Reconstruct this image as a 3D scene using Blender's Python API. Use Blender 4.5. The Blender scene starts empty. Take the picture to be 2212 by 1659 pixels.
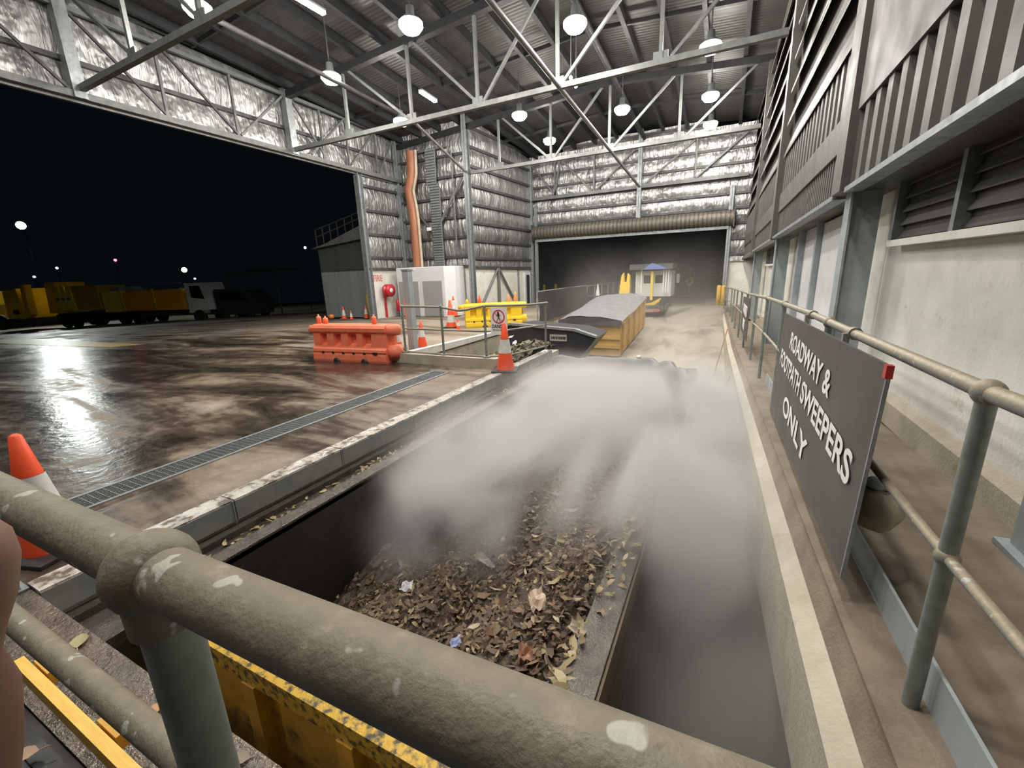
import bpy, bmesh, math, random
from mathutils import Vector, Matrix, Euler
random.seed(7)
R = random.Random(11)
SC = bpy.context.scene
COL = SC.collection
PI = math.pi

# ---------------------------------------------------------------- camera
FPX, IW, IH = 920.0, 2212.0, 1659.0
YAW, PITCH, ROLL = -0.464628, -0.251557, -0.035043
EYE = Vector((0, 0, 1.85))
_f = Vector((math.sin(YAW) * math.cos(PITCH), math.cos(YAW) * math.cos(PITCH), math.sin(PITCH)))
_r = Vector((math.cos(YAW), -math.sin(YAW), 0)); _u = _r.cross(_f)
RT = math.cos(ROLL) * _r + math.sin(ROLL) * _u
UP = -math.sin(ROLL) * _r + math.cos(ROLL) * _u
FW = _f
cam = bpy.data.cameras.new('camera'); cam.sensor_fit = 'HORIZONTAL'; cam.sensor_width = 36
cam.lens = FPX / IW * 36; cam.clip_start = 0.02; cam.clip_end = 500
co = bpy.data.objects.new('camera', cam); COL.objects.link(co)
m3 = Matrix((RT, UP, -FW)).transposed()
co.matrix_world = Matrix.Translation(EYE) @ m3.to_4x4()
SC.camera = co

def at(px, py, **k):
    """survey helper: where the sight line through a photo point meets a plane of the building"""
    d = RT * ((px - IW / 2) / FPX) - UP * ((py - IH / 2) / FPX) + FW
    (ax, v), = k.items(); i = 'XYZ'.index(ax)
    t = (v - EYE[i]) / d[i]
    return EYE + d * t

# ---------------------------------------------------------------- mesh builder
class MB:
    def __init__(s): s.v = []; s.f = []; s.mi = []; s.sm = []
    def add(s, vs, fs, mi=0, smooth=False):
        o = len(s.v); s.v += [tuple(p) for p in vs]
        for f in fs: s.f.append(tuple(i + o for i in f)); s.mi.append(mi); s.sm.append(smooth)
        return s
    def box(s, c, d, rz=0, mi=0, M=None):
        x, y, z = d[0] / 2, d[1] / 2, d[2] / 2
        vs = [Vector((a * x, b * y, e * z)) for e in (-1, 1) for b in (-1, 1) for a in (-1, 1)]
        T = Matrix.Translation(c) @ (M.to_4x4() if M is not None else Matrix.Rotation(rz, 4, 'Z'))
        return s.add([T @ p for p in vs], [(0, 2, 3, 1), (4, 5, 7, 6), (0, 1, 5, 4), (2, 6, 7, 3), (0, 4, 6, 2), (1, 3, 7, 5)], mi)
    def bb(s, a, b, mi=0):
        return s.box([(a[i] + b[i]) / 2 for i in range(3)], [abs(b[i] - a[i]) for i in range(3)], 0, mi)
    def bar(s, p, q, w, h=None, mi=0):
        p, q = Vector(p), Vector(q); h = h or w; d = q - p; L = d.length
        z = d.normalized(); up = Vector((0, 0, 1)) if abs(z.z) < .95 else Vector((0, 1, 0))
        x = up.cross(z).normalized(); y = z.cross(x)
        M = Matrix((x, y, z)).transposed()
        return s.box((p + q) / 2, (w, h, L), 0, mi, M)
    def ibeam(s, p, q, w, h, side=(1, 0, 0), t=.014, mi=0):
        p, q = Vector(p), Vector(q); z = (q - p).normalized(); x = Vector(side); x = (x - z * x.dot(z)).normalized(); y = z.cross(x)
        M = Matrix((x, y, z)).transposed(); L = (q - p).length; c = (p + q) / 2
        s.box(c, (t, h, L), 0, mi, M)
        s.box(c + y * (h / 2 - t / 2), (w, t, L), 0, mi, M); s.box(c - y * (h / 2 - t / 2), (w, t, L), 0, mi, M)
        return s
    def tube(s, pts, r, n=14, cap=True, mi=0, smooth=True):
        pts = [Vector(p) for p in pts]; rs = r if isinstance(r, (list, tuple)) else [r] * len(pts)
        rings = []; px = None
        for i, p in enumerate(pts):
            a = pts[max(i - 1, 0)]; b = pts[min(i + 1, len(pts) - 1)]
            z = (b - a).normalized()
            if px is None:
                up = Vector((0, 0, 1)) if abs(z.z) < .9 else Vector((1, 0, 0)); x = up.cross(z).normalized()
            else:
                x = (px - z * px.dot(z)).normalized()
            y = z.cross(x); px = x
            rings.append([p + (x * math.cos(2 * PI * k / n) + y * math.sin(2 * PI * k / n)) * rs[i] for k in range(n)])
        vs = [q for g in rings for q in g]; fs = []
        for i in range(len(rings) - 1):
            for k in range(n):
                k2 = (k + 1) % n; fs.append((i * n + k, i * n + k2, (i + 1) * n + k2, (i + 1) * n + k))
        s.add(vs, fs, mi, smooth)
        if cap:
            s.add(rings[0][::-1], [tuple(range(n))], mi); s.add(rings[-1], [tuple(range(n))], mi)
        return s
    def lathe(s, c, prof, n=24, mi=0, M=None, smooth=True):
        c = Vector(c); vs = []; fs = []
        for r, z in prof:
            for k in range(n):
                p = Vector((r * math.cos(2 * PI * k / n), r * math.sin(2 * PI * k / n), z))
                vs.append(c + (M @ p if M is not None else p))
        m = len(prof)
        for i in range(m - 1):
            for k in range(n):
                k2 = (k + 1) % n; fs.append((i * n + k, i * n + k2, (i + 1) * n + k2, (i + 1) * n + k))
        return s.add(vs, fs, mi, smooth)
    def ball(s, c, r, n=20, mi=0, sz=1):
        return s.lathe(c, [(max(r * math.sin(PI * i / 12), 1e-4), -r * math.cos(PI * i / 12) * sz) for i in range(13)], n, mi)
    def poly(s, pts, mi=0):
        return s.add(pts, [tuple(range(len(pts)))], mi)
    def prism(s, outline, v, mi=0):
        """closed outline (3d points) pushed along v"""
        a = [Vector(p) for p in outline]; v = Vector(v); b = [p + v for p in a]; n = len(a)
        return s.add(a + b, [tuple(range(n))[::-1], tuple(range(n, 2 * n))] + [(i, (i + 1) % n, n + (i + 1) % n, n + i) for i in range(n)], mi)
    def grid(s, fn, nu, nv, mi=0, smooth=True):
        vs = [fn(i / nu, j / nv) for j in range(nv + 1) for i in range(nu + 1)]
        fs = [(j * (nu + 1) + i, j * (nu + 1) + i + 1, (j + 1) * (nu + 1) + i + 1, (j + 1) * (nu + 1) + i) for j in range(nv) for i in range(nu)]
        return s.add(vs, fs, mi, smooth)
    def build(s, name, mat, parent=None, bevel=0, fix=True, base=None):
        me = bpy.data.meshes.new(name); off = Vector(base) if base is not None else Vector((0, 0, 0))
        me.from_pydata([Vector(p) - off for p in s.v], [], s.f)
        for m in (mat if isinstance(mat, (list, tuple)) else [mat]): me.materials.append(m)
        for p, mi, sm in zip(me.polygons, s.mi, s.sm): p.material_index = mi; p.use_smooth = sm
        if fix:
            b = bmesh.new(); b.from_mesh(me); bmesh.ops.recalc_face_normals(b, faces=b.faces); b.to_mesh(me); b.free()
        me.update()
        o = bpy.data.objects.new(name, me); COL.objects.link(o); o.location = off
        if parent: put(o, parent)
        if bevel:
            md = o.modifiers.new('bevel', 'BEVEL'); md.width = bevel; md.segments = 2; md.limit_method = 'ANGLE'
        return o

def wloc(o):
    v = Vector((0, 0, 0))
    while o is not None: v = v + o.location; o = o.parent
    return v
def put(o, parent):
    """parent keeping world position (no rotations used on roots built in place)"""
    o.location = o.location - wloc(parent); o.parent = parent
def tag(o, label=None, cat=None, group=None, kind=None):
    if label: o['label'] = label
    if cat: o['category'] = cat
    if group: o['group'] = group
    if kind: o['kind'] = kind
    return o
def thing(name, loc, label, cat, group=None, rz=0):
    o = bpy.data.objects.new(name, None); COL.objects.link(o); o.location = loc; o.rotation_euler = (0, 0, rz)
    o.empty_display_size = .2
    return tag(o, label, cat, group)
def struct(o, label=None, cat=None):
    return tag(o, label, cat, kind='structure')
def copy_tree(o, loc, label, parent=None, rz=None, scale=None):
    c = o.copy(); COL.objects.link(c)
    if parent is None:
        c.location = loc; c['label'] = label
        if rz is not None: c.rotation_euler = (0, 0, rz)
        if scale is not None: c.scale = (scale,) * 3
    else: c.parent = parent
    for ch in [x for x in bpy.data.objects if x.parent == o]: copy_tree(ch, None, None, c)
    return c

# ---------------------------------------------------------------- materials
def _mat(name):
    m = bpy.data.materials.new(name); m.use_nodes = True; nt = m.node_tree
    return m, nt, nt.nodes['Principled BSDF']
def N(nt, t, **k):
    n = nt.nodes.new(t)
    for a, v in k.items():
        if a.startswith('i_'): n.inputs[a[2:].replace('_', ' ')].default_value = v
        else: setattr(n, a, v)
    return n
def c4(c): return (c[0], c[1], c[2], 1)
def mapped(nt, stretch=(1, 1, 1), rot=(0, 0, 0), coord='Object'):
    tc = N(nt, 'ShaderNodeTexCoord'); mp = N(nt, 'ShaderNodeMapping')
    mp.inputs['Scale'].default_value = stretch; mp.inputs['Rotation'].default_value = rot
    nt.links.new(tc.outputs[coord], mp.inputs['Vector']); return mp.outputs['Vector']
def noise(nt, vec, scale, detail=5, rough=.6, dist=0):
    n = N(nt, 'ShaderNodeTexNoise'); n.inputs['Scale'].default_value = scale; n.inputs['Detail'].default_value = detail
    n.inputs['Roughness'].default_value = rough; n.inputs['Distortion'].default_value = dist
    nt.links.new(vec, n.inputs['Vector']); return n.outputs['Fac']
def ramp(nt, fac, stops):
    r = N(nt, 'ShaderNodeValToRGB'); e = r.color_ramp.elements
    while len(e) < len(stops): e.new(.5)
    for i, (p, c) in enumerate(stops): e[i].position = p; e[i].color = c4(c) if not isinstance(c, (int, float)) else (c, c, c, 1)
    nt.links.new(fac, r.inputs['Fac']); return r.outputs['Color']
def mixc(nt, fac, a, b):
    m = N(nt, 'ShaderNodeMix', data_type='RGBA')
    for s, v in ((m.inputs[0], fac), (m.inputs[6], a), (m.inputs[7], b)):
        if hasattr(v, 'links'): nt.links.new(v, s)
        else: s.default_value = v if isinstance(v, (int, float)) else c4(v)
    return m.outputs[2]
def bump(nt, bs, h, strength, dist=.02):
    b = N(nt, 'ShaderNodeBump'); b.inputs['Strength'].default_value = strength; b.inputs['Distance'].default_value = dist
    nt.links.new(h, b.inputs['Height']); nt.links.new(b.outputs['Normal'], bs.inputs['Normal'])

def mk(name, c1, c2=None, scale=3, rough=(.5, .7), metal=0, bmp=0, bscale=60, stretch=(1, 1, 1), stain=None, sscale=2, samt=(.55, .7), spec=.5, lo=.35, hi=.68):
    m, nt, bs = _mat(name); c2 = c2 or tuple(x * .8 for x in c1)
    v = mapped(nt, stretch); f = noise(nt, v, scale)
    col = ramp(nt, f, [(lo, c1), (hi, c2)])
    if stain:
        f2 = noise(nt, v, sscale, 8, .7); sm = ramp(nt, f2, [(samt[0], 0.), (samt[1], 1.)])
        col = mixc(nt, sm, col, stain)
    nt.links.new(col, bs.inputs['Base Color'])
    rr = ramp(nt, f, [(lo, rough[0]), (hi, rough[1])]); nt.links.new(rr, bs.inputs['Roughness'])
    bs.inputs['Metallic'].default_value = metal; bs.inputs['Specular IOR Level'].default_value = spec
    if bmp: bump(nt, bs, noise(nt, v, bscale, 3), bmp)
    return m
def flat(name, c, rough=.5, metal=0, emit=None, es=0):
    m, nt, bs = _mat(name); bs.inputs['Base Color'].default_value = c4(c); bs.inputs['Roughness'].default_value = rough
    bs.inputs['Metallic'].default_value = metal
    if emit: bs.inputs['Emission Color'].default_value = c4(emit); bs.inputs['Emission Strength'].default_value = es
    return m

def dusty(name, base, dust, rough=.5, metal=.3, amt=(.35, .75), bscale=90):
    """pipe whose upper side has collected mud and lichen (a settled layer)"""
    m, nt, bs = _mat(name); v = mapped(nt)
    g = N(nt, 'ShaderNodeNewGeometry'); sp = N(nt, 'ShaderNodeSeparateXYZ'); nt.links.new(g.outputs['Normal'], sp.inputs[0])
    f = noise(nt, v, 14, 6); ad = N(nt, 'ShaderNodeMath', operation='ADD'); nt.links.new(sp.outputs['Z'], ad.inputs[0]); nt.links.new(f, ad.inputs[1])
    fac = ramp(nt, ad.outputs[0], [(amt[0], 0.), (amt[1], 1.)])
    f3 = noise(nt, v, 45, 4); dc = ramp(nt, f3, [(.3, tuple(x * .8 for x in dust)), (.6, dust), (.78, tuple(min(1, x * 1.5) for x in dust))])
    col = mixc(nt, fac, base, dc)
    sp2 = noise(nt, v, 26, 2); lich = ramp(nt, sp2, [(.645, 0.), (.67, 1.)]); col = mixc(nt, lich, col, (.42, .42, .36))
    nt.links.new(col, bs.inputs['Base Color']); bs.inputs['Roughness'].default_value = rough; bs.inputs['Metallic'].default_value = metal * .5
    bump(nt, bs, noise(nt, v, bscale * 1.6, 4), .35, .004)
    return m

G = {}
G['galv'] = mk('galvanised steel', (.36, .38, .39), (.24, .26, .27), 9, (.4, .6), .5)
G['truss'] = mk('grey truss paint', (.17, .18, .175), (.12, .127, .125), 6, (.45, .6), .1)
G['dark'] = mk('dark purlin steel', (.035, .035, .037), (.02, .02, .022), 5, (.5, .65), .3)
G['girt'] = mk('girt steel', (.10, .10, .10), (.06, .06, .065), 5, (.5, .6), .3)
G['bluegrey'] = mk('blue grey column paint', (.38, .43, .45), (.29, .33, .345), 3, (.4, .6), .1, stain=(.2, .19, .16), sscale=4, samt=(.6, .75))
G['cladding'] = mk('grey metal cladding', (.115, .111, .10), (.085, .082, .074), 3, (.5, .65), .08)
G['concrete'] = mk('painted concrete wall', (.76, .76, .70), (.62, .62, .56), 2.2, (.7, .85), 0, .25, 30, stain=(.40, .35, .25), sscale=2.6, samt=(.60, .72))
G['kerb'] = mk('muddy concrete', (.50, .46, .37), (.38, .34, .27), 3, (.7, .9), 0, .3, 40, stain=(.17, .14, .10), sscale=2.5, samt=(.56, .78))
G['dirt'] = mk('dirt ledge', (.235, .19, .14), (.15, .12, .088), 4, (.8, .95), 0, .4, 50)
G['yellow'] = mk('yellow paint', (.72, .46, .02), (.60, .36, .02), 4, (.35, .5), 0, stain=(.16, .10, .03), sscale=5, samt=(.6, .7))
G['binyellow'] = mk('worn yellow bin paint', (.60, .33, .03), (.36, .20, .04), 3, (.35, .55), .1, .1, 40, stain=(.05, .04, .03), sscale=3.5, samt=(.52, .66))
G['binside'] = mk('faded ochre bin paint', (.62, .40, .12), (.50, .32, .12), 2.5, (.5, .7), 0, stain=(.30, .23, .14), sscale=2, samt=(.6, .75))
G['rust'] = mk('brown rusted steel', (.17, .12, .07), (.10, .075, .045), 6, (.35, .6), .3, .15, 50)
G['wetsteel'] = mk('wet muddy steel', (.14, .125, .105), (.075, .065, .055), 8, (.12, .35), .45, .5, 70)
G['channel'] = mk('edge channel steel', (.42, .45, .45), (.29, .31, .31), 5, (.3, .5), .5)
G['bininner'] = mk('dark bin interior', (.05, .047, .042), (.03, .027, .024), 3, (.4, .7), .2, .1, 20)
G['black'] = mk('black rubber', (.03, .03, .032), (.018, .018, .02), 6, (.4, .6))
G['tarp'] = mk('black tarpaulin', (.05, .052, .056), (.03, .03, .034), 6, (.35, .5), 0, .3, 14)
G['mesh'] = mk('grey load cover', (.27, .265, .28), (.17, .165, .175), 5, (.3, .5), .1, .5, 18)
G['shade'] = mk('black shade cloth', (.028, .029, .032), (.018, .018, .02), 9, (.8, .9))
G['orange'] = mk('orange plastic', (.88, .23, .125), (.76, .18, .095), 3, (.4, .55), 0, 0, stain=(.32, .10, .06), sscale=3, samt=(.66, .82))
G['yplastic'] = mk('yellow plastic', (.86, .60, .02), (.78, .50, .02), 3, (.4, .5))
G['cone'] = flat('cone orange', (.92, .10, .03), .45)
G['conewhite'] = mk('reflective sleeve', (.72, .72, .70), (.55, .53, .5), 8, (.4, .5))
G['conewhite2'] = G['conewhite']
G['white'] = mk('white paint', (.72, .73, .75), (.64, .65, .67), 2, (.5, .6))
G['signwhite'] = flat('white sign paint', (.82, .82, .80), .5)
G['signgrey'] = mk('dark sign sheet', (.085, .078, .070), (.068, .062, .056), 2, (.5, .6))
G['signblack'] = flat('black sign print', (.02, .02, .02), .5)
G['signred'] = flat('red sign print', (.60, .03, .05), .5)
G['panelgrey'] = flat('grey door panel', (.33, .33, .34), .5)
G['shedlight'] = mk('shed wall light', (.26, .30, .30), (.21, .245, .245), 1, (.6, .7), 0, stretch=(8, 8, .2))
G['sheddark'] = mk('shed wall dark', (.075, .08, .08), (.055, .06, .06), 1, (.6, .7), 0, stretch=(8, 8, .2))
G['rubber'] = flat('tyre rubber', (.012, .012, .013), .8)
G['truckwhite'] = flat('truck white', (.70, .71, .70), .4)
G['truckyellow'] = mk('truck yellow', (.78, .52, .02), (.62, .38, .02), 1.2, (.35, .5))
G['truckorange'] = mk('truck amber', (.80, .40, .02), (.70, .33, .02), 1.2, (.35, .5))
G['paleyellow'] = mk('pale yellow panel', (.80, .70, .10), (.66, .55, .06), 2, (.4, .5))
G['glassdark'] = flat('dark glass', (.012, .013, .015), .08)
G['timber'] = mk('yellow kickboard', (.86, .56, .12), (.74, .45, .08), 12, (.5, .6), 0, stretch=(.6, 6, 6))
G['skin'] = mk('skin', (.27, .15, .11), (.20, .105, .075), 12, (.45, .6))
G['duct'] = mk('rusty orange duct', (.42, .17, .09), (.30, .12, .06), 2, (.5, .6), .1, stretch=(3, 3, .6))
G['foliage'] = mk('dark foliage', (.03, .06, .02), (.015, .03, .01), 6, (.6, .8))
G['bluetarp'] = flat('blue tarp', (.13, .19, .42), .5)
G['red'] = flat('hose red', (.50, .02, .03), .35)
G['rubble'] = mk('sandstone rubble', (.40, .36, .27), (.24, .21, .15), 8, (.8, .9), 0, .5, 20)
G['nearpipe'] = dusty('mud crusted rail pipe', (.13, .15, .13), (.22, .195, .14), .55, .2, (.1, .75))
G['railpipe'] = dusty('muddy rail pipe', (.22, .235, .22), (.31, .265, .185), .5, .2, (.4, 1.1))
G['post'] = mk('grey rail post', (.29, .32, .30), (.19, .21, .195), 14, (.35, .55), .35)
G['kerbdark'] = mk('darker lower concrete', (.15, .13, .105), (.09, .078, .062), 3, (.6, .85), 0, .3, 40, stretch=(1, 1, .4))  # darker brown tone for the lower part of the kerb wall face
G['lamp'] = flat('lamp lens', (1, 1, 1), .3, 0, (1, .95, .875), 175)
G['tubelamp'] = flat('tube lamp', (1, 1, 1), .3, 0, (1, .97, .92), 28)
G['floodlamp'] = flat('flood lens', (1, 1, 1), .3, 0, (.93, 1, .95), 650)
G['redlamp'] = flat('red signal lamp', (1, .1, .1), .3, 0, (1, .05, .08), 9)
G['greenlamp'] = flat('green white lamp', (1, 1, 1), .3, 0, (.75, 1, .45), 14)
G['smalllamp'] = flat('small white lamp', (1, 1, 1), .3, 0, (.9, .97, 1), 8)

def foil(name='foil insulation', c=(.50, .50, .495)):
    m, nt, bs = _mat(name); v = mapped(nt, (2.6, 2.6, .45)); v2 = mapped(nt, (1, 1, 1))
    f = noise(nt, v, .9, 4); nt.links.new(ramp(nt, f, [(.35, tuple(x * .62 for x in c)), (.65, c)]), bs.inputs['Base Color'])
    bs.inputs['Metallic'].default_value = .78
    nt.links.new(ramp(nt, f, [(.3, .32), (.7, .5)]), bs.inputs['Roughness'])
    h = noise(nt, v, 3.0, 4, .55, .5); h2 = noise(nt, v2, 2.0, 2); ad = N(nt, 'ShaderNodeMath', operation='ADD')
    nt.links.new(h, ad.inputs[0]); nt.links.new(h2, ad.inputs[1]); bump(nt, bs, ad.outputs[0], .85, .09)
    return m
G['foil'] = foil()
def roofmat():
    m, nt, bs = _mat('roof underside'); v = mapped(nt)
    w = N(nt, 'ShaderNodeTexWave', wave_type='BANDS', bands_direction='Y'); w.inputs['Scale'].default_value = 2.2; w.inputs['Distortion'].default_value = .6; w.inputs['Detail'].default_value = 2
    nt.links.new(v, w.inputs['Vector'])
    f = noise(nt, v, 1.1, 4); nt.links.new(ramp(nt, f, [(.3, (.062, .06, .057)), (.7, (.105, .10, .095))]), bs.inputs['Base Color'])
    bs.inputs['Metallic'].default_value = .55; bs.inputs['Roughness'].default_value = .5
    bump(nt, bs, w.outputs['Fac'], .35, .03); return m
G['roof'] = roofmat()

def yard():
    m, nt, bs = _mat('wet yard concrete')
    v = mapped(nt, (.28, 1.0, 1), (0, 0, math.radians(-16))); v2 = mapped(nt)
    f = noise(nt, v, .75, 9, .66, .9)
    f2 = noise(nt, v2, 3.2, 8, .7)
    # dry pale concrete grows towards the pit, the open yard stays soaked and dark
    g = N(nt, 'ShaderNodeTexCoord'); sp = N(nt, 'ShaderNodeSeparateXYZ'); nt.links.new(g.outputs['Object'], sp.inputs[0])
    def lin(sock, a, b, lo, hi):
        r = N(nt, 'ShaderNodeMapRange'); r.inputs[1].default_value = a; r.inputs[2].default_value = b; r.inputs[3].default_value = lo; r.inputs[4].default_value = hi
        nt.links.new(sock, r.inputs[0]); return r.outputs[0]
    bias = N(nt, 'ShaderNodeMath', operation='ADD'); nt.links.new(lin(sp.outputs['X'], -10, -4.2, -.05, .05), bias.inputs[0]); nt.links.new(lin(sp.outputs['Y'], 6.8, 11, 0, .2), bias.inputs[1])
    s = N(nt, 'ShaderNodeMath', operation='ADD'); nt.links.new(f, s.inputs[0]); nt.links.new(bias.outputs[0], s.inputs[1])
    s2 = N(nt, 'ShaderNodeMath', operation='MULTIPLY_ADD'); s2.inputs[1].default_value = .30; nt.links.new(f2, s2.inputs[0]); nt.links.new(s.outputs[0], s2.inputs[2])
    col = ramp(nt, s2.outputs[0], [(.54, (.026, .020, .015)), (.66, (.080, .060, .043)), (.74, (.18, .14, .10)), (.88, (.33, .28, .215))])
    f4 = noise(nt, v2, 1.4, 6, .7); col = mixc(nt, ramp(nt, f4, [(.55, 0.), (.75, .55)]), col, (.14, .10, .055))
    nt.links.new(col, bs.inputs['Base Color'])
    rg = ramp(nt, s2.outputs[0], [(.52, .20), (.64, .30), (.76, .55), (.88, .7)]); nt.links.new(rg, bs.inputs['Roughness'])
    bs.inputs['Specular IOR Level'].default_value = .5
    bump(nt, bs, noise(nt, v2, 7, 5), .35, .02)
    return m
G['yard'] = yard()
def lane():
    m, nt, bs = _mat('wet lane concrete'); v = mapped(nt, (1, .5, 1)); f = noise(nt, v, 1.2, 8, .65, .5)
    g = N(nt, 'ShaderNodeTexCoord'); sp = N(nt, 'ShaderNodeSeparateXYZ'); nt.links.new(g.outputs['Object'], sp.inputs[0])
    r = N(nt, 'ShaderNodeMapRange'); r.inputs[1].default_value = 6.5; r.inputs[2].default_value = 12; r.inputs[3].default_value = 0; r.inputs[4].default_value = .35
    nt.links.new(sp.outputs['Y'], r.inputs[0]); s = N(nt, 'ShaderNodeMath', operation='ADD'); nt.links.new(f, s.inputs[0]); nt.links.new(r.outputs[0], s.inputs[1])
    nt.links.new(ramp(nt, s.outputs[0], [(.35, (.07, .06, .05)), (.65, (.15, .13, .11)), (.85, (.33, .30, .245)), (1., (.38, .345, .285))]), bs.inputs['Base Color'])
    nt.links.new(ramp(nt, s.outputs[0], [(.4, .2), (.9, .6)]), bs.inputs['Roughness']); bump(nt, bs, noise(nt, v, 14, 5), .2, .01)
    return m
G['lane'] = lane()
def leafmat(name, stops):
    m, nt, bs = _mat(name); g = N(nt, 'ShaderNodeNewGeometry')
    nt.links.new(ramp(nt, g.outputs['Random Per Island'], stops), bs.inputs['Base Color']); bs.inputs['Roughness'].default_value = .55
    return m
G['leaf'] = leafmat('leaf litter', [(0., (.06, .038, .022)), (.35, (.11, .068, .038)), (.66, (.16, .098, .055)), (.86, (.24, .155, .08)), (.96, (.36, .29, .14)), (1., (.46, .39, .26))])
G['chip'] = leafmat('pale leaf scraps', [(0., (.13, .09, .045)), (.5, (.29, .21, .10)), (1., (.50, .41, .24))])
G['green'] = leafmat('green waste scraps', [(0., (.08, .055, .03)), (.5, (.19, .15, .08)), (.8, (.16, .18, .08)), (1., (.42, .38, .28))])
G['bushleaf'] = leafmat('bush leaves', [(0., (.004, .012, .003)), (1., (.014, .04, .009))])
G['bushleaf'].node_tree.nodes['Principled BSDF'].inputs['Specular IOR Level'].default_value = .05

def textobj(body, size, mat, parent, loc, xdir, updir, name='lettering', sx=1., bold=.0, align='LEFT', depth=.001):
    cu = bpy.data.curves.new(name, 'FONT'); cu.body = body; cu.size = size; cu.align_x = align; cu.offset = bold; cu.extrude = depth
    t = bpy.data.objects.new('tmp', cu); COL.objects.link(t)
    dg = bpy.context.evaluated_depsgraph_get(); dg.update()
    me = bpy.data.meshes.new_from_object(t.evaluated_get(dg)); bpy.data.objects.remove(t); bpy.data.curves.remove(cu)
    x = Vector(xdir).normalized(); u = Vector(updir); u = (u - x * u.dot(x)).normalized(); z = x.cross(u)
    M = Matrix((x * sx, u, z)).transposed()
    for vv in me.vertices: vv.co = M @ vv.co
    me.materials.clear(); me.materials.append(mat); me.name = name
    o = bpy.data.objects.new(name, me); COL.objects.link(o); o.location = loc
    if parent: put(o, parent)
    return o
# ---------------------------------------------------------------- floor, pit, lane
def lane_z(y):
    """the lane is level beside the bins and climbs to the far door"""
    if y < 8.0: return -1.55
    return min(0.0, -1.55 + (y - 8.0) * 1.55 / 15.6)
XK = lambda y, off: off - .026 * y          # the right-hand side runs very slightly out of square
XP = -3.72                                   # left edge of the near pit
b = MB()
b.poly([(-15, -14, 0), (-6.5, -14, 0), (-6.5, 24.2, 0), (-15, 24.2, 0)])
b.poly([(-6.5, -14, 0), (XP, -14, 0), (XP, 7.45, 0), (-6.5, 7.45, 0)])
zs = lambda x: .035 * (x + 15)
b.poly([(-90, -14, zs(-90)), (-15, -14, 0), (-15, 60, 0), (-90, 60, zs(-90))])
b.poly([(-15, 24.2, 0), (-6.5, 24.2, 0), (-6.5, 60, 0), (-15, 60, 0)])
b.poly([(-6.5, 23.6, 0), (14, 23.6, 0), (14, 60, 0), (-6.5, 60, 0)])
struct(b.build('floor', G['yard']))
b = MB()
b.poly([(XP, .69, -1.55), (.9, .69, -1.55), (.9, 8, -1.55), (XP, 8, -1.55)])
b.poly([(-6.5, 7.6, -1.55), (XP, 7.6, -1.55), (XP, 8, -1.55), (-6.5, 8, -1.55)])
b.poly([(-6.5, 8, -1.55), (.9, 8, -1.55), (.9, 23.6, 0), (-6.5, 23.6, 0)])
struct(b.build('floor', G['lane']))
b = MB()
b.poly([(XP, .69, 0), (XP, 7.45, 0), (XP, 7.45, -1.6), (XP, .69, -1.6)])
b.poly([(XP, .69, 0), (.6, .69, 0), (.6, .69, -1.6), (XP, .69, -1.6)])
b.poly([(-6.5, 7.6, 0), (-6.5, 23.6, 0), (-6.5, 23.6, -.02), (-6.5, 8, -1.6), (-6.5, 7.6, -1.6)])
b.poly([(-6.5, 7.6, .02), (XP, 7.6, .02), (XP, 7.6, -1.6), (-6.5, 7.6, -1.6)])
struct(b.build('wall_pit', G['kerb']))

# dark strip of deck under the photographer
b = MB(); b.bb((-4.5, -2, .44), (1.2, .22, .52)); b.bb((-4.5, .19, .38), (1.2, .235, .535))
struct(b.build('floor', G['black']))

# right walkway, kerb wall
zf = lambda y: max(.03, .52 - .04 * y)
ys = [-2, .5, 2, 4, 6, 8, 10, 12.2, 16, 20, 23.6]
def strip(fa, fb):
    m = MB()
    for y0, y1 in zip(ys, ys[1:]):
        m.poly([fa(y0), fb(y0), fb(y1), fa(y1)])
    return m
struct(strip(lambda y: (XK(y, .60), y, zf(y) - .06), lambda y: (XK(y, 1.9), y, zf(y) - .02)).build('floor', G['dirt']))
m = MB()
for y0, y1 in zip(ys, ys[1:]):
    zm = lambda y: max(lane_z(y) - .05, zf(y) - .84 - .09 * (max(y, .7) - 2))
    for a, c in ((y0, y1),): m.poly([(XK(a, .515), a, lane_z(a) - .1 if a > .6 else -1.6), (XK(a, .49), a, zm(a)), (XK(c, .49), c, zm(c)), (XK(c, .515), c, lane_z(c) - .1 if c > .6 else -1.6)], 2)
    P0 = [(XK(y0, .49), y0, zm(y0)), (XK(y0, .475), y0, zf(y0) - .26), (XK(y0, .56), y0, zf(y0) - .20), (XK(y0, .60), y0, zf(y0) - .12), (XK(y0, .62), y0, zf(y0) - .06)]
    P1 = [(XK(y1, .49), y1, zm(y1)), (XK(y1, .475), y1, zf(y1) - .26), (XK(y1, .56), y1, zf(y1) - .20), (XK(y1, .60), y1, zf(y1) - .12), (XK(y1, .62), y1, zf(y1) - .06)]
    for k in range(4): m.poly([P0[k], P0[k + 1], P1[k + 1], P1[k]], 0 if k < 2 else 1)
struct(m.build('wall_kerb', [G['kerb'], G['dirt'], G['kerbdark']]))

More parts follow.
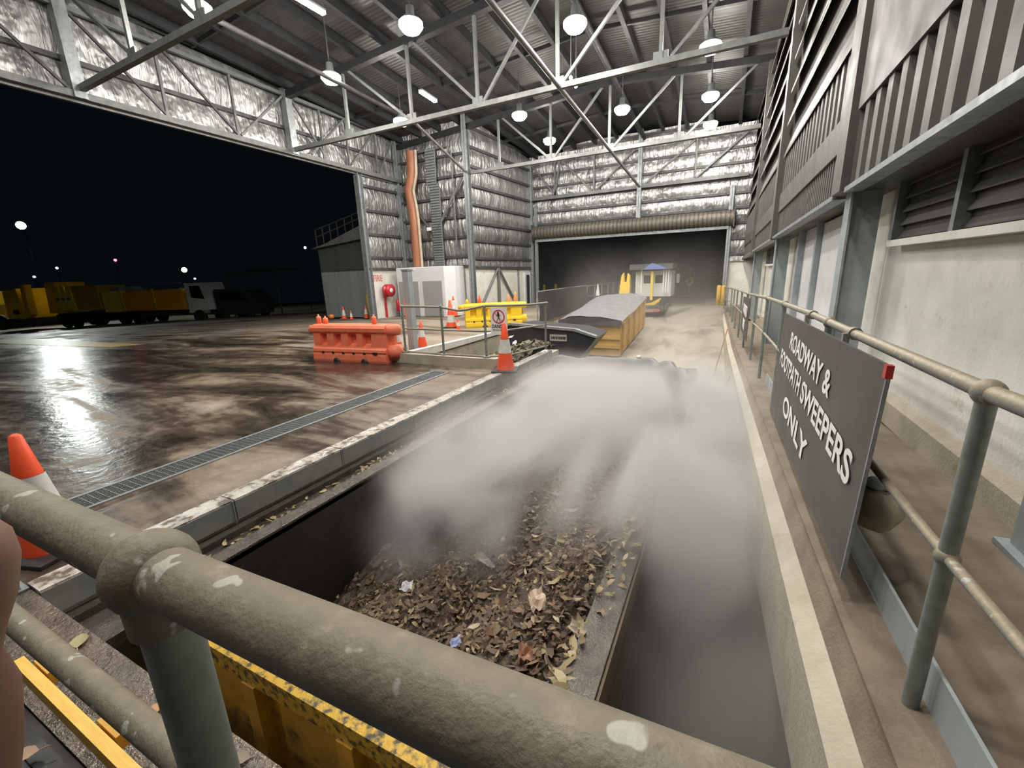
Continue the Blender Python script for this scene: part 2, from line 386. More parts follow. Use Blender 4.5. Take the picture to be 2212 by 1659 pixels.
# ---------------------------------------------------------------- right wall
XW = 1.68; XC_ = 1.20
yw = [-2, 2.9, 6.0, 12.2, 18.2, 24.3]
wr = struct(MB().poly([(XK(-2, XW), -2, -.1), (XK(24.3, XW), 24.3, -.1), (XK(24.3, XW), 24.3, 3.6), (XK(-2, XW), -2, 3.6)]).build('wall_right', G['concrete']))
m = MB()
for y0, y1 in ((-2, 2.6), (2.92, 5.85), (6.4, 11.9), (12.4, 18)):
    m.prism([(XK(y0, XW), y0, zf(y0) - .1), (XK(y0, XW - .05), y0, zf(y0) - .1), (XK(y0, XW - .05), y0, zf(y0) + .12), (XK(y0, XW), y0, zf(y0) + .2)], (XK(y1, 0) - XK(y0, 0), y1 - y0, 0))
struct(m.build('baseboard_right', G['kerb']))
# upper cladding that stands proud of the concrete
def yz(off, y, z): return (XK(y, off), y, z)
zb = lambda y: 2.70 - .019 * y
upper = MB()
upper.poly([yz(XC_ + .12, -2, zb(-2) + .1), yz(XC_ + .12, 24.3, zb(24.3) + .1), yz(XC_ + .12, 24.3, 11), yz(XC_ + .12, -2, 11)])
upper.poly([yz(XC_, -2, zb(-2)), yz(XC_, 24.3, zb(24.3)), yz(XW + .05, 24.3, zb(24.3)), yz(XW + .05, -2, zb(-2))])
wu = struct(upper.build('wall_right', G['cladding']))
# folded sheet near the bottom, one strip per bay (small ribs in the far bays, deep folds in the nearest)
def ribs(y0, y1, za, zt, pitch, depth, off, mat):
    m = MB(); y = y0
    while y < y1 - pitch * .5:
        a, c, d, e = y, y + pitch * .42, y + pitch * .5, y + pitch * .92
        for p, q, o1, o2 in ((a, c, 0, 0), (c, d, 0, depth), (d, e, depth, depth), (e, y + pitch, depth, 0)):
            m.poly([yz(off + o1, p, za(p)), yz(off + o2, q, za(q)), yz(off + o2, q, zt(q)), yz(off + o1, p, zt(p))])
        y += pitch
    return m.build('ribbed_sheet', mat, wu)
ribs(-2, 5.75, lambda y: zb(y) + .02, lambda y: zb(y) + .75, .30, .06, XC_, G['cladding'])
bays = ((6.45, 11.85), (12.45, 17.95), (18.45, 24.2))
for y0, y1 in bays:
    ribs(y0, y1, lambda y: zb(y) + .02, lambda y: zb(y) + .55, .13, .03, XC_ + .05, G['cladding'])
    ribs(y0, y1, lambda y: zb(y) + .85, lambda y: zb(y) + 1.75, .28, .08, XC_ + .03, G['cladding'])
m = MB()
for y0, y1, za, zt, off in ((-2, 5.8, .72, 1.75, XC_ - .02), (6.4, 11.9, .52, .9, XC_ + .02), (12.4, 18, .52, .9, XC_ + .02), (18.4, 24.2, .52, .9, XC_ + .02)):
    m.prism([yz(off, y0, zb(y0) + za), yz(off + .06, y0, zb(y0) + za), yz(off + .06, y0, zb(y0) + zt), yz(off, y0, zb(y0) + zt)], (XK(y1, 0) - XK(y0, 0), y1 - y0, zb(y1) - zb(y0)))
m.build('flat_band', G['cladding'], wu)
m = MB()
for y0, y1 in ((-2, 5.85), (6.35, 12.0), (12.3, 18.05), (18.35, 24.3)):
    m.prism([yz(XC_ - .03, y0, zb(y0) - .03), yz(XC_ + .12, y0, zb(y0) - .03), yz(XC_ + .12, y0, zb(y0) + .02), yz(XC_ - .03, y0, zb(y0) + .02)], (XK(y1, 0) - XK(y0, 0), y1 - y0, zb(y1) - zb(y0)))
m.build('drip_trim', G['galv'], wu)
for y0, y1 in bays:
    for k in range(7):
        z = 4.15 + k * .62
        m = MB(); m.prism([yz(XC_ + .0, y0, z), yz(XC_ + .11, y0, z + .40), yz(XC_ + .115, y0, z + .44), yz(XC_ + .0, y0, z + .05)], (XK(y1, 0) - XK(y0, 0), y1 - y0, -.05))
        m.build('louvre_blade', G['cladding'], wu)
# near bay vertical fins above the band
ribs(-2, 5.75, lambda y: zb(y) + 1.75, lambda y: zb(y) + 5.5, .62, .16, XC_, G['cladding'])

ROOF = lambda x, y: 9.55 - .072 * abs(x + 4.5) - .065 * (y - 12)
COLLAB = {2.75: 'blue grey steel column at the right edge beyond the near rail post', 6.1: 'wide blue grey steel column just left of the barred wall vents',
          12.2: 'blue grey steel column on the right wall, third from the near end', 18.2: 'narrow blue grey steel column near the far end of the right wall'}
for y in (2.75, 6.1, 12.2, 18.2):
    t = thing('steel_column', yz(XC_ + .2, y, zf(y) - .05), COLLAB[y], 'column')
    xa = XC_ + (.20 if y > 3 else .44); m = MB().box(yz(xa - .12, y, (zf(y) - .05 + zb(y)) / 2), (.022, .26, zb(y) - zf(y) + .05)).box(yz(xa + .02, y + .02, (zf(y) - .05 + zb(y)) / 2), (.27, .16, zb(y) - zf(y) + .05)); m.build('shaft', G['bluegrey'], t)
    if y > 3: MB().bb(yz(XC_ - .06, y - .20, zb(y)), (XK(y, XC_ + .2), y + .22, ROOF(1, y) - .5)).build('cladding_sleeve', G['cladding'], t)
    m = MB(); m.box(yz(XC_ + (.20 if y > 3 else .44), y, zf(y) - .02), (.36, .34, .03)); m.build('base_plate', G['bluegrey'], t)

# louvred vents in the concrete
def vent(y0, y1, z0, z1, name, bars):
    dv = (XK(y1, 0) - XK(y0, 0), y1 - y0, 0)
    w = struct(MB().prism([(XK(y0, XW - .012), y0, z0), (XK(y0, XW - .004), y0, z0), (XK(y0, XW - .004), y0, z1), (XK(y0, XW - .012), y0, z1)], dv).build(name, G['bininner']))
    for k in range(bars):
        z = z0 + .05 + (z1 - z0 - .06) * k / (bars - 1)
        MB().prism([(XK(y0, XW - .05), y0, z - .035), (XK(y0, XW - .05), y0, z - .022), (XK(y0, XW - .014), y0, z + .035), (XK(y0, XW - .014), y0, z + .022)], (XK(y1, 0) - XK(y0, 0), y1 - y0, 0)).build('louvre_blade', G['cladding'], w)
    for y in (y0, y1, (y0 + y1) / 2):
        MB().bb((XK(y, XW - .10), y - .035, z0), (XK(y, XW), y + .035, z1)).build('mullion', G['galv'], w)
    MB().prism([(XK(y0, XW - .12), y0, z0 - .06), (XK(y0, XW), y0, z0 - .06), (XK(y0, XW), y0, z0), (XK(y0, XW - .12), y0, z0)], dv).build('window_sill', G['concrete'], w)
vent(3.22, 5.72, 2.05, 2.95, 'window_1', 8)
vent(.1, 2.7, 2.05, 2.95, 'window_2', 8)
vent(14.9, 17.3, 1.9, 2.5, 'window_3', 5)

# white door panels between the second and third columns
d = struct(MB().bb((XK(9, XW - .06), 7.3, zf(9)), (XK(9, XW), 9.1, 2.5)).build('door_1', G['white']))
for y in (7.22, 9.18, 10.9):
    MB().bb((XK(y, XW - .14), y - .07, zf(9)), (XK(y, XW), y + .07, 2.55)).build('door_frame', G['bluegrey'], d)
d2 = struct(MB().bb((XK(10, XW - .05), 9.25, zf(9)), (XK(10, XW), 10.85, 2.5)).build('door_2', G['white']))
s = thing('notice', (XK(8, XW - .08), 8.1, 1.7), 'white notice with faded red lettering on the white door behind the rail sign', 'sign')
MB().bb((XK(8, XW - .075), 7.75, 1.25), (XK(8, XW - .064), 8.55, 2.15)).build('sheet', G['signwhite'], s)
for k in range(4):
    z = 2.0 - k * .2
    m = MB(); y = 8.45
    while y > 7.85:
        w = R.uniform(.05, .09); m.bb((XK(8, XW - .08), y - w, z - .1), (XK(8, XW - .077), y - w * .25, z + .02)); y -= w * 1.25
    m.build('lettering', flat('faded red print', (.62, .32, .30), .6) if k == 0 else bpy.data.materials['faded red print'], s)

# ---------------------------------------------------------------- left opening header, notch walls, end wall
XH = -14.85
def clad(name, p0, p1, z0, z1, ngirt, nrm, mat=None, z1b=None):
    """foil-lined wall from p0 to p1 (plan points), bulging between horizontal girts"""
    p0, p1 = Vector((*p0, 0)), Vector((*p1, 0)); n = Vector((*nrm, 0)); z1b = z1 if z1b is None else z1b
    L = (p1 - p0).length; m = MB(); nu = max(8, int(L / .22)); nv = max(4, int((z1 - z0) / .11))
    gz = [z0 + (z1 - z0) * (k + .5) / ngirt for k in range(ngirt)]
    rnd = random.Random(int(L * 100) + ngirt)
    jit = [[rnd.uniform(0, .05) for _ in range(nu + 1)] for _ in range(ngirt + 2)]
    def fn(u, v):
        zt = z1 + (z1b - z1) * u; z = z0 + (zt - z0) * v
        ph = (z - z0) / (z1 - z0) * ngirt; k = int(min(ngirt, max(0, ph + .5))); fr = abs(math.sin(PI * (ph + .5 - k + .0)))
        d = .02 + (.05 + jit[k][int(u * nu)]) * abs(math.sin(PI * (ph + .5)))
        p = p0 + (p1 - p0) * u + n * d; return (p.x, p.y, z)
    m.grid(fn, nu, nv)
    w = struct(m.build(name, mat or G['foil']))
    for z in gz:
        MB().bar(p0 + n * .10 + Vector((0, 0, z)), p1 + n * .10 + Vector((0, 0, z)), .10, .11).build('girt', G['girt'], w)
    return w
wl = clad('wall_left', (-15.15, -8), (-15.15, 18.2), 6.45, 8.25, 1, (1, 0))
clad('wall_left', (-15.2, -8), (-15.2, 18.2), 8.25, 9.6, 1, (1, 0), z1b=8.4)
clad('wall_left', (-15.1, 15.45), (-15.1, 18.2), 2.32, 6.45, 4, (1, 0))
struct(MB().bb((-15.2, 15.45, 0), (-15.05, 18.2, 2.32)).build('wall_left', G['concrete']))
clad('wall_notch', (-15.1, 18.3), (-11.0, 18.3), 2.32, 8.6, 7, (0, -1))
struct(MB().bb((-15.1, 18.25, 0), (-11.0, 18.4, 2.32)).build('wall_notch', G['concrete']))
YE = 24.4
clad('wall_side', (-11.0, 18.2), (-10.6, YE), 2.25, 8.7, 8, (1, 0), z1b=8.1)
struct(MB().prism([(-11.0, 18.2, 0), (-11.1, 18.2, 0), (-10.7, YE, 0), (-10.6, YE, 0)], (0, 0, 2.25)).build('wall_side', G['concrete']))
wb = clad('wall_back', (-10.6, YE), (1.1, YE), 4.25, 8.2, 6, (0, -1))
clad('wall_back', (-8.6, YE + .02), (-1.0, YE + .02), 8.2, 8.55, 1, (0, -1))
clad('wall_back', (-.05, YE), (1.1, YE), 2.1, 4.25, 3, (0, -1))
struct(MB().bb((-.05, YE, 0), (1.2, YE + .12, 2.1)).build('wall_back', G['concrete']))
# pale panels' cap line
struct(MB().bar((-15.0, 15.45, 2.32), (-15.0, 18.2, 2.32), .12, .10).bar((-15, 18.2, 2.32), (-11, 18.2, 2.32), .12, .10).bar((-10.95, 18.3, 2.25), (-10.55, YE, 2.15), .12, .12).build('trim_1', G['girt']))

# ---------------------------------------------------------------- roof
m = MB()
def rf(x, y): return (x, y, ROOF(x, y))
for x0, x1 in ((-15.3, -4.5), (-4.5, 2.0)):
    m.grid(lambda u, v: rf(x0 + (x1 - x0) * u, -10 + (YE + 10.2) * v), 8, 24, smooth=False)
ce = struct(m.build('ceiling', G['roof']))
x = -14.6
xs = []
while x < 1.6: xs.append(x); x += 1.12
for x in xs:
    MB().bar((x, -10, ROOF(x, -10) - .16), (x, YE, ROOF(x, YE) - .16), .13, .26).build('purlin', G['dark'], ce)
for y in (0.2, 6.2, 12.2, 18.2):
    for xa, xb in ((-14.9, -4.5), (-4.5, 1.5)):
        MB().bar((xa, y, ROOF(xa, y) - .42), (xb, y, ROOF(xb, y) - .42), .22, .22).build('rafter', G['dark'], ce)
for y in (3.2, 9.2, 15.2, 21.2):
    for xa, xb in ((-14.9, -4.5), (-4.5, 1.5)):
        MB().bar((xa, y, ROOF(xa, y) - .20), (xb, y, ROOF(xb, y) - .20), .07, .12).build('bridging', G['dark'], ce)
MB().tube([(-4.3, -6, ROOF(-4.3, -6) - .5), (-4.3, YE, ROOF(-4.3, YE) - .5)], .10, 10).build('ridge_pipe', G['dark'], ce)

# ---------------------------------------------------------------- steel
def seg(parent, name, p, q, w, mat='truss', round_=False):
    m = MB()
    if round_: m.tube([p, q], w / 2, 10)
    else: m.bar(p, q, w)
    return m.build(name, G[mat], parent)
def truss(y, zl, zr, label, nodes, tops, webs, x0=-14.85, x1=.75, w=.13):
    t = thing('roof_truss', (x0, y, zl), label, 'roof truss')
    zc = lambda x: zl + (zr - zl) * (x - x0) / (x1 - x0)
    seg(t, 'bottom_chord', (x0, y, zc(x0)), (x1, y, zc(x1)), w)
    for a, b2 in ((x0, -4.5), (-4.5, x1)):
        seg(t, 'top_chord', (a, y, ROOF(a, y) - .38), (b2, y, ROOF(b2, y) - .38), w, 'truss')
    for x in nodes:
        seg(t, 'web_post', (x, y, zc(x)), (x, y, ROOF(x, y) - .4), .085)
    for xa, xb in webs:
        seg(t, 'web_diagonal', (xa, y, zc(xa) + .08), (xb, y, ROOF(xb, y) - .45), .075)
    for x in nodes:
        MB().box((x, y - .01, zc(x) + .1), (.34, .03, .26)).build('gusset', G['truss'], t)
    return t
truss(6.2, 6.68, 7.0, 'nearest grey steel roof truss, sloping out of the top left corner', [-12.2, -9.6, -7, -4.4, -1.8], None, [(-12.2, -14.6), (-9.6, -12.0), (-7, -9.3), (-4.4, -6.8), (-4.4, -2), (-1.8, .5)])
truss(12.2, 6.6, 6.64, 'middle grey steel roof truss crossing the whole hall overhead', [-12.0, -9.3, -6.9, -4.45, -1.85], None, [(-9.4, -11.8), (-6.9, -9.1), (-6.7, -4.7), (-4.3, -2.1), (-1.6, .5)])
truss(18.2, 6.38, 6.42, 'far grey steel roof truss between the centre column and the right wall', [-9.35, -6.95, -4.54, -2.0], None, [(-7.05, -9.2), (-6.8, -4.8), (-4.4, -2.2), (-1.75, .4)], x0=-11.0, x1=.6)
# end-wall truss
t = thing('roof_truss', (-10.5, YE - .25, 5.95), 'grey steel truss against the foil end wall above the roller door', 'roof truss')
ye = YE - .25
seg(t, 'bottom_chord', (-10.55, ye, 5.95), (.5, ye, 5.98), .16)
for xa, xb in ((-9.0, -10.4), (-9.0, -8.7), (-6.9, -8.6), (-6.7, -4.7), (-4.2, -1.9), (-1.8, .3)): seg(t, 'web_diagonal', (xa, ye, 6.05), (xb, ye, 7.75), .08)
for x in (-9.0, -6.8, -1.8): seg(t, 'web_post', (x, ye, 6), (x, ye, 7.9), .08)
# header truss over the left opening
t = thing('header_truss', (XH, 6, 6.55), 'long grey truss girder over the open left side of the hall', 'girder')
seg(t, 'bottom_chord', (XH, -8, 6.62), (XH, 18.1, 6.45), .16)
seg(t, 'bottom_flange', (XH - .12, -8, 6.50), (XH - .12, 18.1, 6.36), .10)
seg(t, 'top_chord', (XH, -8, 8.55), (XH, 18.1, 8.35), .11)
for y in (8.1, 10.15, 13.6, 14.9, 16.6): seg(t, 'web_post', (XH, y, 6.55), (XH, y, 8.42), .07)
for y in (0.1, 6.15, 12.2):
    MB().bb((XH - .14, y - .13, 6.45), (XH + .12, y + .13, 8.6)).build('main_post', G['galv'], t)
for ya, yb in ((6.3, 8.1), (8.25, 10.15), (12.1, 10.25), (12.35, 13.7), (14.9, 13.0), (4.2, 6.0), (2.1, .3), (2.2, 4.1), (16.7, 15.0), (17.9, 16.7)):
    seg(t, 'web_diagonal', (XH, yb if yb > ya else ya, 6.62) if ya < yb else (XH, yb, 6.62), (XH, ya, 8.38), .065, 'girt' if ya < 9 else 'truss')
# columns round the notch and the door
def column(p, q, w, label, mat='galv', name='steel_column', side=(1, 0, 0)):
    t = thing(name, p, label, 'column'); m = MB(); m.ibeam(p, q, w, w, side); m.build('shaft', G[mat], t)
    MB().box((p[0], p[1], p[2] + .01), (w * 1.6, w * 1.6, .02)).build('base_plate', G[mat], t); return t
column((-14.95, 15.4, 0), (-14.95, 15.4, 6.4), .26, 'grey steel column at the outer corner, beside the dark shed')
column((-14.9, 18.05, 0), (-14.9, 18.05, 8.5), .24, 'grey steel column rising behind the white kiosk on its left')
column((-10.95, 18.05, 0), (-10.95, 18.05, 8.8), .24, 'tall grey centre column right of the white kiosk')
column((-10.5, YE - .25, 0), (-10.5, YE - .25, 8.0), .22, 'grey steel column in the far left corner of the hall')
column((-10.2, YE - .2, 0), (-10.2, YE - .2, 5.6), .16, 'slim grey post on the left side of the roller door')
column((-.12, YE - .2, 0), (-.12, YE - .2, 5.6), .18, 'slim grey post on the right side of the roller door')
column((-4.42, ye, 4.4), (-4.42, ye, 8.6), .2, 'grey steel mullion above the middle of the roller door', name='wall_mullion')
column((-10.72, 22.6, 0), (-10.72, 22.6, 5.3), .12, 'thin grey post on the side wall beside the narrow dark door', name='wall_post')
# wind braces
def pipe(name, p, q, r, label, cat, mat='truss'):
    return tag(MB().tube([p, q], r, 10).build(name, G[mat]), label, cat)
pipe('longitudinal_strut', at(1040, -22, X=-4.36), (-4.42, YE - .35, 5.98), .06, 'long grey pipe strut running down the hall below the trusses to the end wall', 'strut')
pipe('longitudinal_strut', at(455, 36, Z=7.9), at(857, 244, Z=7.0), .065, 'dull pipe strut slanting past the lamps at upper left', 'strut', 'girt')
pipe('plan_brace', (-9.3, 12.3, 6.62), (-11.0, 18.0, 6.42), .05, 'thin grey brace from the middle truss to the centre column', 'brace')
pipe('eave_tie', (-14.2, 18.0, 7.55), (-12.0, 18.0, 7.6), .05, 'short pale pipe fixed high across the notch wall', 'pipe')
pipe('diagonal_brace', (-10.85, 18.4, .15), (-10.78, 20.3, 2.15), .06, 'grey diagonal brace rising from the centre column on the pale side wall', 'brace')
pipe('diagonal_brace', (-10.68, 22.3, .15), (-10.74, 20.4, 2.15), .06, 'grey diagonal brace falling right on the pale side wall', 'brace')
pipe('diagonal_brace', (-10.74, 20.35, 0), (-10.74, 20.35, 2.2), .07, 'upright between the two diagonal braces on the pale side wall', 'brace')
pipe('diagonal_brace', (-11.2, 18.0, 6.2), (-13.1, 18.0, 3.6), .07, 'grey diagonal brace from the centre column across the notch wall', 'brace')
pipe('diagonal_brace', (-14.7, 18.02, 5.9), (-12.6, 18.02, 3.4), .06, 'dark diagonal brace behind the orange duct', 'brace', 'girt')
# roller door
curtain = MB().tube([(-10.3, YE - .28, 4.12), (.05, YE - .28, 4.12)], .36, 28)
for k in range(52):
    xk = -10.2 + k * .197
    curtain.tube([(xk, YE - .28, 4.12), (xk + .07, YE - .28, 4.12)], .375, 24, mi=1)
d = struct(curtain.build('door_3', [mk('roller curtain', (.20, .17, .13), (.13, .11, .085), 14, (.5, .6), .3), G['girt']]))
MB().bb((-10.2, YE - .34, 3.62), (-.15, YE - .2, 3.82)).build('bottom_rail', G['galv'], d)
for x in (-10.32, .06): MB().box((x, YE - .28, 4.12), (.06, .7, .85)).build('end_bracket', G['girt'], d)
d = struct(MB().bb((-10.66, 23.2, 0), (-10.55, 24.0, 1.95)).build('door_4', G['white']))
MB().bb((-10.56, 23.4, .15), (-10.54, 23.85, 1.8)).build('dark_panel', G['glassdark'], d)
# ---------------------------------------------------------------- drain grate, pit edge
gy0, gy1, gx0, gx1 = -1.2, 6.85, -5.18, -4.86
m = MB()
m.bb((gx0, gy0, -.004), (gx1, gy1, .002), 1)
for k in range(9):
    x = gx0 + (gx1 - gx0) * k / 8; m.bb((x - .0028, gy0, .002), (x + .0028, gy1, .010))
y = gy0
while y < gy1: m.bb((gx0, y, .004), (gx1, y + .006, .009)); y += .06
for x in (gx0 - .02, gx1 + .02): m.bb((x - .02, gy0, 0), (x + .02, gy1, .014))
tag(m.build('drain_grate', [G['galv'], G['black']]), 'long galvanised drain grate set in the wet yard beside the pit', 'drain grate')
joints = [.69, 1.9, 3.1, 4.35, 5.6, 6.9, 8.2, 9.6]
names = ['nearest', 'second nearest', 'third nearest', 'fourth nearest', 'fifth nearest', 'second farthest', 'farthest']
for k, (y0, y1) in enumerate(zip(joints, joints[1:])):
    m = MB().bb((XP - .17, y0 + .006, -.01), (XP + .02, y1 - .006, .035), 1).bb((XP + .005, y0 + .006, -.16), (XP + .025, y1 - .006, .02))
    m.bb((XP - .03, y1 - .02, -.15), (XP + .032, y1 - .006, .03))
    o = m.build('edge_channel', [G['channel'], mk('scuffed wet steel top', (.74, .71, .66), (.15, .12, .09), 11, (.15, .5), .2, .4, 60, lo=.42, hi=.6) if k == 0 else bpy.data.materials['scuffed wet steel top']])
    tag(o, names[k] + ' length of pale scuffed steel edging along the left rim of the pit', 'edging', 'steel edging lengths along the pit')
# ledge below the edging, littered with leaves
struct(MB().bb((XP, .69, -.34), (-3.27, 9.3, -.26)).bb((XP, .69, -.5), (XP + .1, 9.3, -.2)).build('trim_2', G['wetsteel']))
def scraps(m, n, fn, size, seed, lift=.03, curl=.4, long=2.0):
    r = random.Random(seed)
    for _ in range(n):
        p = Vector(fn(r)); s = size * r.uniform(.5, 1.4); a = r.uniform(0, 2 * PI)
        nx = Vector((math.cos(a), math.sin(a), r.uniform(-.5, .5))).normalized(); ny = Vector((-math.sin(a), math.cos(a), r.uniform(-.5, .5))).normalized(); nz = nx.cross(ny).normalized()
        l = s * r.uniform(.8, long); w = s * r.uniform(.35, .8); c = s * curl * r.uniform(-1, 1); p = p + Vector((0, 0, lift * r.uniform(.2, 1)))
        pts = [p - nx * l * .5 + nz * c * .5, p - nx * l * .15 - ny * w * .5 - nz * c * .2, p - nx * .15 * l + ny * w * .5 + nz * c * .1, p + nx * l * .2 - ny * w * .42, p + nx * l * .22 + ny * w * .45 + nz * c * .3, p + nx * l * .55 + nz * c]
        m.add(pts, [(0, 1, 2), (1, 3, 4, 2), (3, 5, 4)])
    return m
def stuff(o, label, cat): return tag(o, label, cat, kind='stuff')
m = MB()
for yc, n in ((1.7, 40), (2.2, 60), (2.7, 70), (3.2, 120), (3.6, 50), (4.6, 50), (5.6, 60), (6.6, 80), (7.4, 40)):
    scraps(m, n, lambda r: (r.uniform(XP + .12, -3.32), yc + r.gauss(0, .24), -.26), .042, int(yc * 10))
stuff(m.build('leaf_litter', G['chip'], fix=False), 'wet pale leaves lying along the ledge under the steel edging', 'leaves')

# ---------------------------------------------------------------- near bin
BX0, BX1, BY0, BY1, BZ = -3.2, -.40, 1.0, 9.0, -.10
binn = thing('skip_bin', (-1.8, 5, -1.55), 'large open yellow skip bin full of wet leaves in the near pit', 'skip bin')
tw = .16
MB().bb((BX0 + .06, BY0, -1.45), (BX1 - .1, BY1, -1.36)).build('bin_floor', G['bininner'], binn)
def binwall(a, b2, name, mats):
    m = MB(); m.bb(a, b2)
    return m.build(name, mats, binn)
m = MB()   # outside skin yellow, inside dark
m.poly([(BX0, BY0 + .02, BZ), (BX1, BY0 + .02, BZ), (BX1 - .05, BY0 + .02, -1.45), (BX0 + .05, BY0 + .02, -1.45)])
m.build('end_panel', G['binyellow'], binn, fix=False)
MB().poly([(BX0 + .1, BY0 + .10, BZ), (BX1 - .1, BY0 + .10, BZ), (BX1 - .1, BY0 + .10, -1.4), (BX0 + .1, BY0 + .10, -1.4)]).build('end_lining', G['bininner'], binn, fix=False)
MB().bb((BX0 + .02, BY0, -1.4), (BX0 + .10, BY1, BZ)).build('left_side', G['bininner'], binn)
MB().bb((BX0 + .06, BY1 - .1, -1.4), (BX1 - .06, BY1, BZ)).build('far_end', G['bininner'], binn)
MB().bb((BX1 - .14, BY0, -1.4), (BX1 - .09, BY1, BZ)).build('right_side', G['rust'], binn)
rt = MB().bb((BX1 - .17, BY0 - .02, BZ - .02), (BX1, BY1, BZ + .02), 0)
rt.bb((BX1 - .02, BY0 - .02, BZ - .16), (BX1 + .015, BY1, BZ - .01), 1).bb((BX1 - .06, BY0, BZ - .34), (BX1 - .015, BY1, BZ - .2), 1).bb((BX1 - .085, BY0, -1.4), (BX1 - .05, BY1, BZ - .18), 1)
rt.build('right_rim', [G['wetsteel'], mk('mud brown bin flank', (.21, .145, .075), (.13, .09, .05), 4, (.3, .55), .1, .1, 40, stretch=(1, .25, 3))], binn)
MB().bb((BX0 - .04, BY0, BZ - .04), (BX0 + .10, BY1, BZ + .02)).build('left_rim', G['wetsteel'], binn)
MB().bb((BX0, BY0 - .04, BZ - .10), (BX1, BY0 + .11, BZ + .015), 0).build('near_rim', mk('yellow rim with tar', (.55, .34, .03), (.06, .05, .03), 22, (.3, .5), .1, .3, 50, lo=.47, hi=.6), binn)
for k in range(4):
    x = BX0 + .35 + k * .7
    MB().bb((x, BY0 - .05, -1.4), (x + .1, BY0 + .03, BZ - .1)).build('stiffener', G['binyellow'], binn)
# waste heap: leaves pushed up against the right side
def hz(x, y):
    rx = min(1, max(0, (x + 3.1 + .30 * min(2.2, max(0, y - 1.8))) / (2.4 + .12 * min(2.2, max(0, y - 1.8))))); far = min(1, max(0, (y - 3.6) / 4.5))
    h = -1.30 + 1.06 * rx ** .75 - .22 * far + .07 * math.sin(3.1 * x + 1.7 * y) + .05 * math.sin(5.3 * x - 2.9 * y)
    near = min(1, max(0, (y - 1.1) / .5)); return h * near + (h - .18) * (1 - near)
m = MB(); rr = random.Random(3)
m.grid(lambda u, v: (BX0 + .1 + (BX1 - BX0 - .24) * u, BY0 + .1 + 7.8 * v, hz(BX0 + .1 + (BX1 - BX0 - .24) * u, BY0 + .1 + 7.8 * v) + rr.uniform(-.03, .03)), 60, 150, 1, False)
def onheap(r):
    while True:
        x = r.uniform(BX0 + .15, BX1 - .2); y = BY0 + .15 + 6.6 * r.random() ** 1.35
        if r.random() < .12 + .95 * min(1, max(0, (x + 2.9 + .30 * min(2.2, max(0, y - 1.8))) / .8)): return (x, y, hz(x, y))
scraps(m, 8200, onheap, .040, 5, .05, .5)
scraps(m, 700, onheap, .085, 6, .06, .7, 1.5)
scraps(m, 2600, onheap, .024, 8, .06, .6, 4.5)
stuff(m.build('leaf_heap', [G['leaf'], mk('sodden compost', (.10, .066, .04), (.05, .034, .021), 14, (.4, .7), 0, .8, 30)], fix=False), 'heap of wet brown leaves filling the near skip bin', 'leaf heap')
# distinct litter on the heap
def crumple(name, p, s, col, label, cat, seed):
    r = random.Random(seed); m = MB(); p = Vector(p); a = r.uniform(0, PI)
    ax = Vector((math.cos(a), math.sin(a), .25)); ay = Vector((-math.sin(a), math.cos(a), .2))
    jit = [[r.uniform(-.3, .3) for _ in range(6)] for _ in range(6)]
    m.grid(lambda u, v: p + ax * s[0] * (u - .5) * (1 + .4 * jit[int(v * 5)][int(u * 5)]) + ay * s[1] * (v - .5) + Vector((0, 0, jit[int(u * 5)][int(v * 5)] * min(s) * .8)), 5, 5, 0, False)
    return tag(m.build(name, col, fix=False), label, cat)
pap = flat('soiled white paper', (.72, .72, .74), .5); plast = flat('pale blue plastic', (.45, .52, .75), .3); card = flat('pale brown card', (.62, .48, .36), .7)
def hp(px, py, z0=-.55):
    q = at(px, py, Z=z0)
    for _ in range(6): q = at(px, py, Z=hz(q.x, q.y) + .07)
    return q
crumple('paper_scrap', hp(878, 1265), (.10, .08), pap, 'crumpled white paper scrap near the left slope of the leaf heap', 'paper', 1)
crumple('carton', hp(1050, 1210), (.20, .09), mk('grey carton', (.34, .31, .27), (.26, .24, .21), 8, (.6, .8)), 'flattened grey carton lying in the middle of the leaf heap', 'carton', 2)
crumple('plastic_wrapper', hp(984, 1387), (.07, .06), plast, 'small pale blue plastic wrapper low on the leaf heap', 'wrapper', 3)
crumple('paper_scrap', hp(1160, 1295), (.10, .12), card, 'cream scrap among brown leaves right of the grey carton', 'paper', 4)
crumple('plane_leaf', hp(1135, 1410), (.09, .08), flat('tan leaf', (.40, .22, .14), .6), 'broad tan dead leaf at the near end of the heap', 'leaf', 5)
crumple('plane_leaf', hp(1212, 1530), (.12, .09), flat('orange brown leaf', (.36, .15, .06), .6), 'orange brown dead leaf against the near right corner of the heap', 'leaf', 6)
crumple('plane_leaf', hp(1265, 1370), (.06, .20), flat('pale leaf', (.52, .44, .34), .6), 'long pale curled leaf beside the right rim of the bin', 'leaf', 9)
# leaves on the rim
m = MB()
for yc, n in ((2.4, 26), (2.9, 40), (3.3, 90), (3.8, 60), (4.6, 30), (5.6, 26)):
    scraps(m, n, lambda r: (r.uniform(BX1 - .17, BX1 - .01), yc + r.gauss(0, .2), BZ + .02), .045, int(yc * 10) + 1, .05, .5)
scraps(m, 26, lambda r: (BX1 - .17 + r.gauss(0, .012), r.uniform(1.5, 1.95), BZ + .01), .05, 77, .03)
stuff(m.build('leaf_litter', G['chip'], fix=False), 'yellowed leaves scattered along the right rim of the near skip bin', 'leaves')
